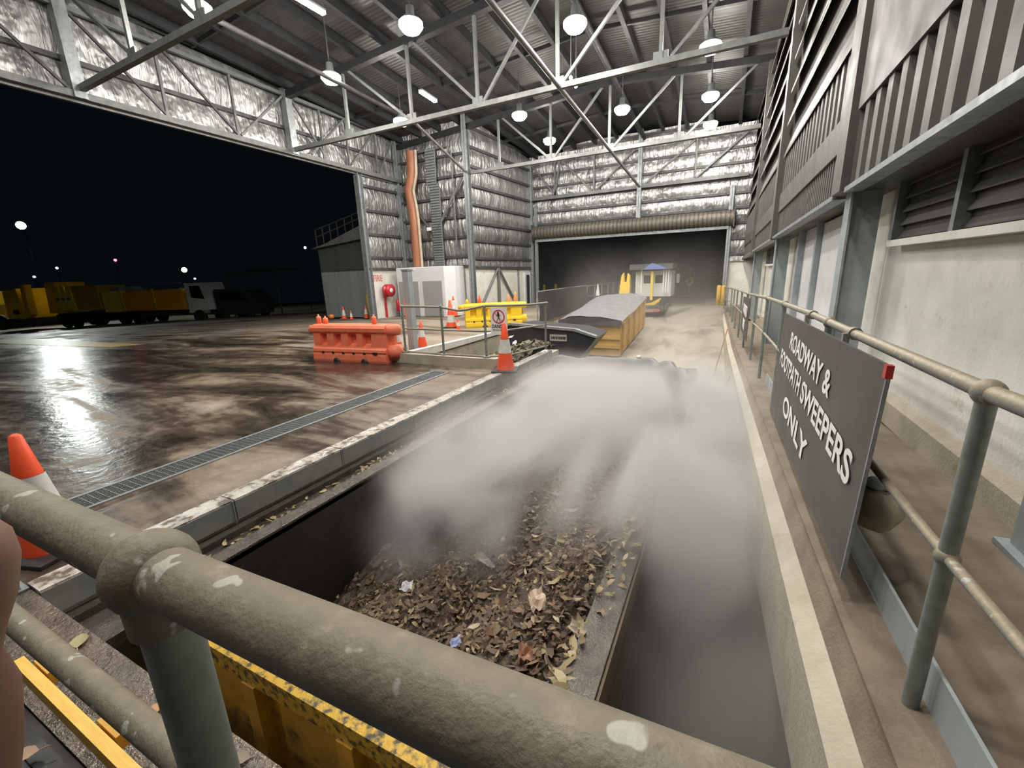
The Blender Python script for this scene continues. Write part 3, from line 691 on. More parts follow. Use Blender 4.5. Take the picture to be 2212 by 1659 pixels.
# rolled-back tarpaulin over the far end
tarp = thing('tarpaulin', (-1.8, 9, -.1), 'black tarpaulin rolled back over the far end of the near skip bin', 'tarpaulin')
m = MB(); r2 = random.Random(4)
prof = [(-3.35, 8.75), (-2.6, 8.95), (-1.9, 9.05), (-1.3, 9.05), (-.9, 8.75), (-.6, 8.2), (-.42, 7.75)]
pts = []
for i in range(25):
    t = i / 24 * (len(prof) - 1); k = min(int(t), len(prof) - 2); fr = t - k
    pts.append((prof[k][0] + (prof[k + 1][0] - prof[k][0]) * fr, prof[k][1] + (prof[k + 1][1] - prof[k][1]) * fr, BZ + .02 + .02 * math.sin(i * 1.3)))
m.tube(pts, [.13 + .03 * math.sin(i * 1.7) for i in range(25)], 12); m.build('roll', G['tarp'], tarp)
m = MB(); m.grid(lambda u, v: (pts[int(u * 24)][0] * (1 - .03 * v), pts[int(u * 24)][1] - .14 - .2 * v + .04 * math.sin(u * 40), BZ - .02 - 1.0 * v), 24, 5); m.build('hanging_flap', G['tarp'], tarp, fix=False)
m = MB().ball((-.30, 7.6, BZ - .02), .15, 14, 0, .8).ball((-.22, 7.4, BZ - .16), .10, 12, 0, .9); m.build('gathered_corner', G['tarp'], tarp)
tag(MB().ball((-1.55, 9.12, BZ + .17), .05, 12, 0, .7).build('plastic_cup', G['signwhite']), 'small white cup resting on the rolled black tarpaulin', 'cup')

# ---------------------------------------------------------------- wet plate at the pit head with leaves
struct(MB().bb((XP - .1, .36, -.03), (.5, .69, .012)).build('trim_3', mk('wet sparkling plate', (.20, .17, .135), (.10, .085, .066), 5, (.05, .22), .2, 1., 38, spec=.8)))
struct(MB().poly([(-8, -3, -.01), (.5, -3, -.01), (.5, .36, -.01), (-8, .36, -.01)]).build('floor', G['bininner']))
def leafthing(p, s, rz, col, label, name='fallen_leaf'):
    m = MB(); o = [(0, -.5), (.28, -.25), (.36, .05), (.22, .35), (0, .55), (-.24, .33), (-.36, .02), (-.26, -.28)]
    c, sn = math.cos(rz), math.sin(rz)
    def P3(a, b2, h): return (p[0] + s * (a * c - b2 * sn), p[1] + s * (a * sn + b2 * c), p[2] + h * s)
    vs = [P3(0, 0, .02)] + [P3(a, b2, .10 + .12 * abs(a)) for a, b2 in o]
    m.add(vs, [(0, i + 1, (i + 1) % 8 + 1) for i in range(8)], smooth=True)
    t = thing(name, p, label, 'leaf'); m.build('blade', col, t, fix=False)
    MB().tube([P3(0, -.5, .1), P3(.06, -.8, .12)], .012 * s * 2, 6).build('stalk', col, t); return t
olive = flat('olive leaf', (.36, .31, .17), .5); tan = flat('tan fallen leaf', (.50, .27, .13), .45)
leafthing(at(330, 1540, Z=.02), .085, .4, tan, 'orange tan leaf lying on the wet steel plate')
leafthing(at(172, 1388, Z=.02), .11, 1.1, olive, 'olive curled leaf lying on the wet steel plate')
leafthing(at(520, 1640, Z=.02), .08, 2.0, flat('grey brown leaf', (.25, .20, .14), .5), 'dull brown leaf at the bottom of the wet steel plate')
q = at(52, 1635, Z=.56); leafthing(q, .07, 2.4, flat('brown leaf', (.34, .22, .14), .5), 'dry brown leaf on the deck at the bottom left corner')

# ---------------------------------------------------------------- near guard rail + kickboard
rail = thing('guard_rail', (-.445, .15, .52), 'mud crusted pipe guard rail crossing the foreground', 'guard rail')
MB().tube([(-1.25, .15, 1.595), (-.81, .148, 1.60), (-.445, .15, 1.603), (.05, .147, 1.63), (.62, .15, 1.64)], .0245, 28).build('top_rail', G['nearpipe'], rail)
MB().tube([(-1.9, .2, 1.17), (-.4, .2, 1.17), (.62, .2, 1.17)], .0215, 20).build('mid_rail', G['nearpipe'], rail)
for x in (-.445,):
    MB().tube([(x, .152, .52), (x, .152, 1.60)], .0235, 24).build('post', G['post'], rail)
    m = MB().ball((x, .15, 1.602), .037, 26); m.tube([(x, .15, 1.602), (x, .151, 1.548)], .0285, 20); m.build('ball_fitting', G['nearpipe'], rail)
cp = thing('corner_post', (-3.92, .60, 0), 'short grey post at the pit corner by the left edge', 'post')
MB().bb((-3.99, .54, 0), (-3.87, .66, .62)).build('post', G['bluegrey'], cp)
MB().bb((-4.02, .51, 0), (-3.84, .69, .02)).build('base_plate', G['galv'], cp)
kb = thing('kickboard', at(160, 1550, Z=.56), 'narrow yellow kickboard along the deck edge at lower left', 'kickboard')
ka, kb2 = at(44, 1438, Z=.555), at(300, 1690, Z=.555)
dv = (kb2 - ka).normalized(); pv = Vector((-dv.y, dv.x, 0))
MB().bar(ka - dv * .0, kb2, .03, .06).build('board', G['timber'], kb)
for fr in (.14, .72):
    c = ka + (kb2 - ka) * fr + pv * .045; MB().bar(c - dv * .06, c + dv * .06, .045, .05).build('block', mk('amber block', (.66, .36, .05), (.55, .30, .04), 9, (.5, .6)) if fr < .2 else bpy.data.materials['amber block'], kb)

# ---------------------------------------------------------------- barriers
def barrier(name, loc, rz, label, mat, capmat, caps, L=2.1, H=.86):
    t = thing(name, loc, label, 'road barrier', rz=rz)
    m = MB()
    # section: (half depth, z) lofted along x with scalloped recesses on the upper face
    sec = [(.27, 0), (.28, .05), (.27, .16), (.25, .20), (.27, .24), (.26, .30), (.20, .35), (.13, .42), (.12, .60), (.19, .66), (.23, .70), (.24, .78), (.20, .84), (.10, H)]
    nx = 56
    def prof(x):
        out = []
        u = (x / L + .5)
        k = (u - .09) / .80 * 4.4; inrec = 0 < k < 4.4 and (k % 1.1) < .55
        for r, z in sec:
            d = r
            if .38 < z < .64: d = r - (.06 if inrec else -.07)
            out.append((d, z))
        return out
    rings = []
    for i in range(nx + 1):
        x = -L / 2 + L * i / nx; pr = prof(x); e = 1.0
        rings.append([(x, -d, z) for d, z in pr] + [(x, d, z) for d, z in reversed(pr)])
    n = len(rings[0]); vs = [p for g in rings for p in g]
    fs = [(i * n + k, i * n + (k + 1) % n, (i + 1) * n + (k + 1) % n, (i + 1) * n + k) for i in range(nx) for k in range(n)]
    m.add(vs, fs); m.add(rings[0], [tuple(range(n))[::-1]]); m.add(rings[-1], [tuple(range(n))])
    m.build('body', mat, t, base=None).location = (0, 0, 0)
    # interlocking knuckles on the ends
    for s, z0, z1 in ((1, .60, .86), (1, .08, .40), (-1, .62, .84)):
        k = MB().lathe((s * (L / 2 + .05), 0, 0), [(.02, z0), (.17, z0 + .02), (.20, (z0 + z1) / 2), (.17, z1 - .02), (.02, z1)], 20).build('knuckle', mat)
        k.parent = t
    for i in range(5):
        for s in (-1, 1):
            x = -L / 2 + .30 + i * .30
            k = MB().lathe((x, s * .262, .215), [(.001, .012), (.032, .012), (.032, -.012), (.001, -.012)], 14, M=Matrix.Rotation(PI / 2, 3, 'X')).build('plug_hole', G['signblack']); k.parent = t
    k = MB().bb((L / 2 - .35, -.29, .20), (L / 2 - .24, -.262, .25)).build('plug_hole', G['signblack']); k.parent = t
    for x in (-.35, .45):
        k = MB().lathe((x, -.268, .0), [(.001, .02), (.10, .02), (.10, -.012), (.001, -.012)], 16, M=Matrix.Rotation(PI / 2, 3, 'X')).build('fork_slot', G['signblack']); k.parent = t
    for x, h, w in caps:
        k = MB().lathe((x, 0, H - .02), [(.0, 0), (w, 0), (w, h * .7), (w * .7, h * .8), (w * .35, h * .82), (w * .3, h), (.0, h)], 16).build('filler_cap', capmat); k.parent = t
    return t
barrier('road_barrier', (-7.78, 7.32, 0), math.radians(5.5), 'scuffed orange water filled road barrier at the yard end of the kerb', G['orange'], flat('bright orange cap', (.95, .20, .09), .4), [(-1.0, .24, .055), (-.80, .20, .06), (.62, .24, .055)])
barrier('road_barrier', (-7.75, 14.1, 0), math.radians(36), 'bright yellow water filled road barrier behind the bent railing', G['yplastic'], G['yplastic'], [(-.95, .2, .05)])
# cap bottles behind the yellow barrier
def lampbottle(p, h, label, mat):
    t = thing('barrier_lamp', p, label, 'warning lamp')
    MB().lathe(p, [(0, 0), (.07, 0), (.07, h * .3), (.055, h * .34), (0, h * .34)], 14).build('base', G['black'], t)
    MB().lathe((p[0], p[1], p[2] + h * .34), [(0, 0), (.085, 0), (.09, h * .4), (.05, h * .5), (.03, h * .66), (0, h * .66)], 14).build('lens', mat, t); return t

# ---------------------------------------------------------------- cones
def cone(name, p, h, label, white=(.40, .68), rz=0, base=True, mat=None):
    t = thing(name, p, label, 'traffic cone', 'traffic cones', rz)
    rb, rt_ = h * .19, h * .035
    def rad(f): return rb + (rt_ - rb) * f
    w0, w1 = white; mat = mat or G['cone']
    def part(nm, f0, f1, mt, grow=0, top=False):
        prof = [(rad(f0) + grow, h * f0), (rad(f1) + grow, h * f1)]
        if top: prof += [(rt_ * .5, h * 1.0), (.001, h)]
        MB().lathe(p, prof, 24).build(nm, mt, t)
    part('lower_body', .03, w0, mat); part('reflective_sleeve', w0, w1, G['conewhite'], .004); part('tip', w1, .985, mat, 0, True)
    if base:
        s = h * .26
        MB().box((p[0], p[1], p[2] + h * .018), (2 * s, 2 * s, h * .036), .3).build('base_plate', G['black'] if h > .6 else mat, t, .006)
    return t
cone('traffic_cone', (-3.755, 7.24, .035), .93, 'tall traffic cone at the corner where the kerb meets the pit edge', (.38, .66))
cone('traffic_cone', (-4.33, .95, 0), .90, 'large traffic cone behind the near rail at the left edge', (.36, .66))
cone('traffic_cone', (-7.29, 9.2, 0), .72, 'traffic cone with wide skirt behind the bent railing, right of the grey bollard', (.42, .72))
cone('traffic_cone', (-7.75, 8.75, 0), .70, 'pale traffic cone half hidden behind the first railing post', (.3, .86))
cone('traffic_cone', (-9.15, 13.35, 0), 1.02, 'slim tall traffic cone standing left of the yellow barrier', (.2, .46))
cone('traffic_cone', (-8.55, 12.9, 0), .40, 'small traffic cone at the left foot of the yellow barrier', (.32, .66))
cone('traffic_cone', (-6.95, 14.9, 0), .62, 'traffic cone on the concrete edge right of the yellow barrier', (.28, .62))
cone('traffic_cone', (-17.0, 15.5, -.0), .60, 'traffic cone in front of the shed, left of the pair', (.25, .7))
cone('traffic_cone', (-16.4, 15.4, -.0), .42, 'smallest traffic cone in front of the shed', (.25, .7))
cone('traffic_cone', (-15.75, 15.75, 0), .62, 'traffic cone beside the left yellow bollard', (.35, .75))
cone('traffic_cone', (-6.05, 22.5, .6), .62, 'pale cone standing above the load cover near the doorway', (.1, .9), mat=flat('pale amber cone', (.75, .60, .25), .5))
cone('traffic_cone', (-11.6, 17.2, 0), 1.05, 'thin red tipped cone against the pale wall right of the centre column', (.25, .72))
lampbottle((-10.2, 17.3, 0), 1.0, 'red warning lamp above the yellow barrier, left of the danger sign', G['cone'])
lampbottle((-8.7, 17.3, 0), 1.0, 'left of two orange lamps above the danger sign', flat('amber lens', (.95, .28, .06), .4))
lampbottle((-8.45, 17.5, 0), 1.12, 'right of two orange lamps above the danger sign', bpy.data.materials['amber lens'])
tag(MB().lathe((-18.0, 15.6, 0), [(0, 0), (.14, 0), (.14, .16), (.06, .2), (0, .2)], 14).build('fallen_lamp', bpy.data.materials['amber lens']), 'orange lamp on the ground left of the shed cones', 'warning lamp')
tag(MB().lathe((-13.4, 15.9, 0), [(0, 0), (.10, 0), (.05, .05), (.05, .95), (0, .97)], 14).build('delineator_post', G['cone']), 'thin orange delineator post in front of the white kiosk', 'post')
# bollards
def bollard(p, h, r, label):
    t = thing('bollard', p, label, 'bollard')
    MB().lathe(p, [(0, 0), (r, 0), (r, h - r * .5), (r * .7, h - r * .1), (0, h)], 20).build('post', G['yellow'], t)
    MB().lathe(p, [(r * 1.4, 0), (r * 1.4, .02), (r, .02)], 20).build('collar', G['galv'], t); return t
bollard((-16.0, 16.25, 0), 1.15, .10, 'yellow bollard left of the outer corner column')
bollard((-15.35, 16.6, 0), 1.15, .10, 'yellow bollard under the red hose reel')
bollard((-10.9, 24.0, 0), .95, .09, 'yellow bollard by the narrow dark door at the far left corner')
bollard((-11.7, 29.0, 0), 1.1, .09, 'left of two yellow bollard tops beyond the black shade cloth')
bollard((-10.9, 29.2, 0), 1.1, .09, 'right of two yellow bollard tops beyond the black shade cloth')
bollard((-.33, 23.9, 0), 1.0, .10, 'left of two yellow bollards at the right door jamb')
bollard((-.12, 23.6, 0), 1.0, .10, 'right of two yellow bollards at the right door jamb')
# square grey bollard
sb = thing('square_bollard', (-7.1, 8.6, 0), 'tall square grey post in front of the white kiosk', 'post')
MB().bb((-7.19, 8.51, 0), (-7.01, 8.69, 2.02)).build('post', G['bluegrey'], sb, .01)
MB().bb((-7.20, 8.50, 2.02), (-7.0, 8.70, 2.06)).build('cap', G['galv'], sb)

# ---------------------------------------------------------------- kerb with railing and danger sign
struct(MB().bb((-6.62, 7.38, 0), (-4.05, 7.62, .21)).build('kerb', G['kerb']), None)
struct(MB().prism([(-6.62, 7.6, 0), (-6.62, 15.6, 0), (-6.62, 15.6, .02), (-6.62, 7.6, .2)], (.16, 0, 0)).build('trim_5', G['concrete']))
struct(MB().bb((-3.98, 7.62, -1.5), (-3.74, 10.2, -.06)).build('wall_divider', G['kerb']))
kr = thing('guard_rail', (-5.3, 7.5, .21), 'bent grey pipe railing on the concrete kerb with the danger sign', 'guard rail')
kp = [(-6.43, 7.5, 1.25), (-6.0, 7.5, 1.245), (-5.4, 7.5, 1.235), (-5.15, 7.49, 1.20), (-4.92, 7.48, 1.165), (-4.7, 7.49, 1.19), (-4.32, 7.5, 1.262), (-3.95, 7.75, 1.25), (-3.82, 8.6, 1.20), (-3.8, 9.6, 1.17)]
MB().tube(kp, .024, 12).build('top_rail', G['railpipe'], kr)
for dz, nm in ((.50, 'mid_rail'), (1.02, 'base_rail')):
    MB().tube([(-6.45, 7.5, 1.26 - dz), (-5.4, 7.5, 1.25 - dz), (-4.32, 7.5, 1.25 - dz), (-3.95, 7.75, 1.25 - dz), (-3.8, 9.6, 1.16 - dz)], .019, 10).build(nm, G['railpipe'], kr)
for x, y in ((-6.43, 7.5), (-5.38, 7.5), (-4.32, 7.5), (-3.81, 9.5)):
    zt = 1.25 if y < 8 else 1.17
    MB().tube([(x, y, .2 if y < 8 else -.1), (x, y, zt)], .026, 12).build('post', G['post'], kr)
    MB().ball((x, y, zt), .034, 12).build('ball_fitting', G['railpipe'], kr)
    if y < 8: MB().lathe((x, y, .21), [(0, 0), (.075, 0), (.075, .03), (.03, .03)], 14).build('foot_flange', G['post'], kr)
ds = thing('danger_sign', (-3.95, 7.42, .98), 'white danger sign with a no pedestrians symbol tied to the bent railing', 'sign')
sx0, sx1, sz0, sz1, sy = -4.15, -3.785, .70, 1.235, 7.43
MB().bb((sx0, sy, sz0), (sx1, sy + .008, sz1)).build('sheet', G['signwhite'], ds)
cx, cz, rr_ = (sx0 + sx1) / 2, 1.055, .135
m = MB(); no = 36
ring = [[(cx + r * math.cos(2 * PI * k / no), sy - .003, cz + r * math.sin(2 * PI * k / no)) for k in range(no)] for r in (rr_, rr_ - .024)]
m.add(ring[0] + ring[1], [(k, (k + 1) % no, no + (k + 1) % no, no + k) for k in range(no)])
m.bar((cx - .095, sy - .002, cz + .095), (cx + .095, sy - .002, cz - .095), .02, .004); m.build('prohibition_ring', G['signred'], ds)
m = MB(); yy = sy - .004
m.ball((cx - .008, yy, cz + .085), .016, 10).bar((cx - .005, yy, cz + .07), (cx, yy, cz), .040, .004).bar((cx, yy, cz), (cx - .045, yy, cz - .105), .022, .004).bar((cx, yy, cz), (cx + .035, yy, cz - .10), .022, .004).bar((cx + .008, yy, cz + .06), (cx + .045, yy, cz + .01), .014, .004).bar((cx - .012, yy, cz + .06), (cx - .05, yy, cz + .015), .014, .004)
m.build('walking_figure', G['signblack'], ds)
textobj('DANGER', .098, G['signblack'], ds, (cx, sy - .002, .835), (1, 0, 0), (0, 0, 1), 'lettering', .80, .003, 'CENTER')
textobj('DO NOT ENTER', .045, G['signblack'], ds, (cx, sy - .002, .775), (1, 0, 0), (0, 0, 1), 'lettering', .85, .001, 'CENTER')

# ---------------------------------------------------------------- green waste, black bin, far bin
m = MB(); rr = random.Random(9)
gh = lambda x, y: -.34 + .46 * math.exp(-((x + 4.4) ** 2 / 1.2 + (y - 9.4) ** 2 / 2)) + .1 * math.sin(2.3 * x + 1.1 * y) - .12 * max(0, -5.4 - x)
m.grid(lambda u, v: (-6.45 + 2.5 * u, 7.62 + 4.4 * v, gh(-6.45 + 2.5 * u, 7.62 + 4.4 * v) + rr.uniform(-.06, .06)), 30, 44, 1, False)
scraps(m, 1500, lambda r: (lambda x, y: (x, y, gh(x, y)))(r.uniform(-6.4, -4.0), r.uniform(7.7, 10.7)), .07, 21, .07, .6, 3)
scraps(m, 160, lambda r: (r.gauss(-3.86, .07), r.uniform(7.7, 9.8), -.05), .06, 22, .06, .6, 2)
stuff(m.build('green_waste', [G['green'], mk('damp brown mulch', (.10, .075, .05), (.05, .036, .025), 12, (.6, .8), 0, .6, 30)], fix=False), 'heap of brown and green garden waste behind the bent railing', 'green waste')
for k, (px, py, lb) in enumerate(((1112, 740, 'white plastic bag scrap nearest the tall cone on the garden waste'), (1102, 728, 'small white plastic strip above the garden waste by the tall cone'), (1176, 758, 'white scrap lying below the black bin label'))):
    crumple('plastic_scrap', at(px, py, Y=8.6 + .2 * k), (.16, .08), pap, lb, 'plastic scrap', 30 + k)
bb_ = thing('skip_bin', (-3.9, 11.5, -1.3), 'black skip bin with a small white plate, in front of the far yellow bin', 'skip bin')
o1 = [(-5.5, 10.6, .40), (-5.3, 10.6, .50), (-3.45, 10.6, .38), (-2.86, 10.6, .22), (-3.05, 10.6, -.02), (-3.5, 10.6, -.55), (-3.8, 10.6, -1.28), (-5.5, 10.6, -1.28)]
MB().prism(o1, (-.25, 2.2, -.12)).build('body', G['tarp'], bb_)
MB().prism([(-5.5, 10.52, .40), (-5.3, 10.52, .50), (-3.45, 10.52, .38), (-2.86, 10.52, .22), (-2.86, 10.52, .27), (-3.42, 10.52, .44), (-5.3, 10.52, .56), (-5.5, 10.52, .46)], (0, .16, 0)).build('rim', G['channel'], bb_)
np_ = MB().bb((-4.13, 10.585, .10), (-3.66, 10.6, .27)).build('number_plate', mk('grimy plate', (.60, .60, .56), (.46, .46, .43), 20, (.5, .6)), bb_)
m = MB(); x = -4.09
while x < -3.7:
    w = R.uniform(.018, .04); m.bb((x, 10.58, .15), (x + w, 10.585, .22)); x += w + .014
m.build('lettering', G['signblack'], np_)
fb = thing('skip_bin', (-4, 16, lane_z(14)), 'long ochre yellow bin under a grey load cover on the ramp', 'skip bin')
FY0, FY1, FX0, FX1 = 14.0, 18.6, -5.05, -3.0
def fz(y, h): return lane_z(y) + h
ftop = lambda y: .24 + (y - FY0) * .1
m = MB()
for (xa, xb_) in ((FX1, FX1 - .1), (FX0, FX0 + .1)):
    m.poly([(xa, FY0, fz(FY0, .06)), (xa, FY1, fz(FY1, .06)), (xa, FY1, ftop(FY1)), (xa, FY0, ftop(FY0))])
m.poly([(FX0, FY0, fz(FY0, .06)), (FX1, FY0, fz(FY0, .06)), (FX1, FY0, ftop(FY0)), (FX0, FY0, ftop(FY0))])
m.poly([(FX0, FY1, fz(FY1, .06)), (FX1, FY1, fz(FY1, .06)), (FX1, FY1, ftop(FY1)), (FX0, FY1, ftop(FY1))])
m.build('body', G['binside'], fb)
for k in range(5):
    y = FY0 + .25 + k * 1.0
    MB().prism([(FX1, y, fz(y, .1)), (FX1 + .07, y, fz(y, .14)), (FX1 + .07, y, ftop(y) - .08), (FX1, y, ftop(y) - .04)], (0, .12, .012)).build('rib', G['binside'], fb)
for zz in (.32, .62): MB().bb((FX0, FY0 - .07, fz(FY0, zz)), (FX1, FY0, fz(FY0, zz + .12))).build('rib', G['binside'], fb)
MB().prism([(FX0 - .03, FY0 - .06, ftop(FY0) - .1), (FX1 + .05, FY0 - .06, ftop(FY0) - .1), (FX1 + .05, FY0 - .06, ftop(FY0)), (FX0 - .03, FY0 - .06, ftop(FY0))], (0, FY1 - FY0 + .1, .47)).build('top_rim', G['binside'], fb)
lc = thing('load_cover', (-4, 16, .4), 'grey netted load cover stretched over the far yellow bin', 'load cover')
rq = random.Random(2)
m = MB(); m.grid(lambda u, v: (FX0 - .06 + (FX1 - FX0 + .14) * u, FY0 - .1 + (FY1 - FY0 + .2) * v, ftop(FY0 - .1 + (FY1 - FY0 + .2) * v) + .02 + .17 * (1 - abs(2 * u - 1) ** 3) + .02 * math.sin(9 * v + 7 * u) + rq.uniform(-.012, .012)), 24, 40)
m.build('net', G['mesh'], lc, fix=False)
MB().prism([(FX0 - .07, FY0 - .13, ftop(FY0) - .12), (FX1 + .08, FY0 - .13, ftop(FY0) - .12), (FX1 + .05, FY0 - .09, ftop(FY0) + .05), (-3.6, FY0 - .09, ftop(FY0) + .16), (-4.5, FY0 - .09, ftop(FY0) + .16), (FX0 - .04, FY0 - .09, ftop(FY0) + .05)], (0, .03, 0)).build('front_hem', G['tarp'], lc)
# ---------------------------------------------------------------- kiosk, ducts, hose reel
k = thing('kiosk', (-13.2, 17.3, 0), 'white kiosk cabin with two grey door panels against the notch wall', 'kiosk')
MB().prism([(-14.62, 16.9, 0), (-11.8, 16.9, 0), (-11.45, 17.3, 0), (-11.45, 18.1, 0), (-14.62, 18.1, 0)], (0, 0, 2.34)).build('cabin', G['white'], k, .03)
for x0, x1 in ((-14.5, -13.33), (-13.05, -11.95)):
    p = MB().bb((x0, 16.87, .04), (x1, 16.905, 1.68)).build('door_panel', G['panelgrey'], k)
    if x0 < -14: MB().bb((x0 + .32, 16.84, .80), (x0 + .38, 16.87, 1.0)).build('handle', G['signwhite'], p)
MB().bb((-13.75, 16.88, 2.2), (-13.45, 16.9, 2.32)).build('light', G['signwhite'], k)
dct = thing('duct', (-13.95, 17.85, 2.4), 'rusty orange duct rising from the white kiosk to the roof', 'duct')
dp = [(-13.95, 17.85, 2.3), (-13.95, 17.85, 4.6), (-14.0, 17.85, 5.2), (-14.1, 17.85, 5.9), (-13.85, 17.85, 6.6), (-13.8, 17.85, 7.6)]
MB().tube(dp, .26, 14).build('pipe', G['duct'], dct)
MB().tube([(p[0] + .30, p[1] - .1, p[2]) for p in dp], .07, 10).build('cable', mk('pale conduit', (.55, .48, .36), (.42, .36, .27), 5, (.5, .6)), dct)
ct = thing('cable_tray', (-12.7, 17.95, 2.4), 'grey ribbed cable tray beside the orange duct', 'cable tray')
tp = [(-12.75, 2.3), (-12.75, 4.3), (-12.72, 5.9), (-12.9, 6.2), (-12.85, 7.6)]
m = MB()
for (xa, za), (xb, zb2) in zip(tp, tp[1:]): m.prism([(xa - .27, 17.95, za), (xa + .27, 17.95, za), (xb + .27, 17.95, zb2), (xb - .27, 17.95, zb2)], (0, .08, 0))
m.build('tray', G['galv'], ct)
m = MB()
for i in range(44):
    z = 2.4 + i * .118; f = 0
    for (xa, za), (xb, zb2) in zip(tp, tp[1:]):
        if za <= z <= zb2: f = xa + (xb - xa) * (z - za) / (zb2 - za)
    m.bb((f - .26, 17.925, z), (f + .26, 17.95, z + .035))
m.build('rungs', G['girt'], ct)
pp = tag(MB().tube([(-11.7, 18.0, 7.3), (-11.7, 18.0, 3.4)], .045, 10).build('downpipe', G['truss']), 'thin pale downpipe right of the cable tray', 'pipe')
tag(MB().bb((-13.35, 17.95, 4.05), (-13.1, 18.05, 4.2)).build('junction_box', G['signwhite']), 'small white box between the orange duct and the cable tray', 'junction box')
h = thing('hose_reel', (-14.72, 16.35, 1.3), 'red fire hose reel on the pale wall left of the kiosk', 'hose reel')
MB().lathe((-14.75, 16.35, 1.3), [(.02, -.1), (.30, -.1), (.30, -.02), (.2, .0), (.2, .10), (.30, .12), (.30, .2), (.02, .2)], 22, M=Matrix.Rotation(PI / 2, 3, 'Y')).build('reel', G['red'], h)
MB().lathe((-14.54, 16.35, 1.3), [(.001, .01), (.11, .01), (.11, 0)], 16, M=Matrix.Rotation(PI / 2, 3, 'Y')).build('hub_label', G['signwhite'], h)
MB().bar((-14.98, 16.35, 0), (-14.98, 16.35, 1.25), .08).build('stand_pipe', G['red'], h)
ft = thing('wall_sign', (-15.03, 16, 1.9), 'red FIRE lettering painted on the pale wall above the hose reel', 'lettering')
textobj('FIRE', .42, flat('faded fire red', (.62, .22, .2), .6), ft, (-15.04, 15.75, 1.75), (0, 1, 0), (0, 0, 1), 'lettering', .8, .01)
tag(MB().lathe((-14.7, 16.9, .25), [(0, 0), (.09, 0), (.09, .5), (.03, .6), (0, .62)], 12).build('fire_extinguisher', G['red']), 'small red fire extinguisher below the hose reel', 'extinguisher')

# ---------------------------------------------------------------- shed beyond the outer corner
s = thing('shed', (-17, 19, 0), 'dark grey shed with a stepped roof railing outside the left opening', 'shed')
MB().bb((-19.0, 16.2, 0), (-15.15, 22, 2.28)).build('lower_wall', G['shedlight'], s)
MB().prism([(-19.0, 16.2, 2.28), (-15.15, 16.2, 2.28), (-15.15, 16.2, 3.75), (-19.0, 16.2, 3.45)], (0, 5.8, 0)).build('upper_wall', G['sheddark'], s)
MB().prism([(-19.3, 16.0, 3.45), (-15.15, 16.0, 3.78), (-15.15, 16.0, 4.5), (-18.2, 16.0, 3.66)], (0, 6, 0)).build('roof', mk('shed roof', (.16, .165, .16), (.12, .12, .12), 2, (.5, .6)), s)
MB().bb((-17.9, 16.17, 2.35), (-15.2, 16.2, 3.2)).build('shutter', G['sheddark'], s)
m = MB()
for a, b2 in (((-18.9, 16.1, 4.35), (-15.2, 16.1, 5.05)), ((-18.9, 16.1, 4.0), (-15.2, 16.1, 4.8))): m.bar(a, b2, .04)
for i in range(8):
    x = -18.9 + i * .52; m.bar((x, 16.1, 3.5), (x, 16.1, 4.35 + .189 * i * .52), .035)
m.build('roof_railing', G['girt'], s)

# ---------------------------------------------------------------- trucks in the dark yard
TD = Vector((.92, .39, 0)).normalized(); TN = Vector((TD.y, -TD.x, 0))   # along the row, towards the hall
def wheelset(t, fr, xs, r, w=2.0):
    for x in xs:
        for s_ in (0, w):
            c = fr(x, s_, r); M = Matrix.Rotation(math.atan2(TD.y, TD.x), 3, 'Z') @ Matrix.Rotation(PI / 2, 3, 'X')
            o = MB().lathe(c, [(.02, -.14), (r * .55, -.14), (r * .6, -.1), (r, -.12), (r, .12), (r * .6, .1), (.02, .1)], 20, M=M).build('wheel', G['rubber'], t)
            MB().lathe(c, [(.02, -.15), (r * .45, -.15), (r * .5, -.12), (.02, -.12)], 16, M=M).build('hub', G['galv'], o)
def frame(p):
    return lambda x, y, z: (p.x + TD.x * x - TN.x * y, p.y + TD.y * x - TN.y * y, p.z + z)
def tbox(fr, t, name, pts, w, mat, y0=0):
    """side outline (x,z) given width w"""
    a = [fr(x, y0, z) for x, z in pts]; b2 = fr(0, w, 0); o = fr(0, 0, 0)
    return MB().prism(a, Vector(b2) - Vector(o)).build(name, mat, t)
# truck with amber tray and white cab
p0 = Vector((-47.2, 16.9, -1.03)); p1 = at(462, 690, Z=-.78); p0 = at(236, 702, Z=-1.05)
t = thing('tipper_truck', p0, 'white cab truck with a long amber tray in the dark yard', 'truck'); fr = frame(p0)
Lt = (p1 - p0).length
TD = (p1 - p0); TD.z = 0; TD.normalize(); TN = Vector((TD.y, -TD.x, 0)); fr = frame(p0)
S = Lt / 9.0
tbox(fr, t, 'chassis', [(0, .6 * S), (Lt, .6 * S), (Lt, .95 * S), (0, .95 * S)], 2.2, G['black'])
tbox(fr, t, 'rear_panel', [(0, .95 * S), (1.55 * S, .9 * S), (1.55 * S, 2.45 * S), (0, 2.45 * S)], 2.3, G['paleyellow'])
tbox(fr, t, 'tray', [(1.6 * S, 1.0 * S), (6.9 * S, 1.0 * S), (6.9 * S, 2.5 * S), (1.6 * S, 2.35 * S)], 2.3, G['truckorange'])
tbox(fr, t, 'tray_rail', [(4.6 * S, 2.9 * S), (6.9 * S, 2.85 * S), (6.9 * S, 2.92 * S), (4.6 * S, 2.97 * S)], .06, G['galv'])
for x in (1.6, 4.3, 6.7): tbox(fr, t, 'stake', [(x * S, 1.0 * S), ((x + .2) * S, 1.0 * S), ((x + .2) * S, 2.55 * S), (x * S, 2.5 * S)], .08, G['truckyellow'], -.06)
for x in (.7, 1.9): tbox(fr, t, 'drum', [(x * S - .5, 2.4 * S), (x * S + .45, 2.4 * S), (x * S + .3, 2.75 * S), (x * S - .3, 2.75 * S)], .8, G['shedlight'], .6)
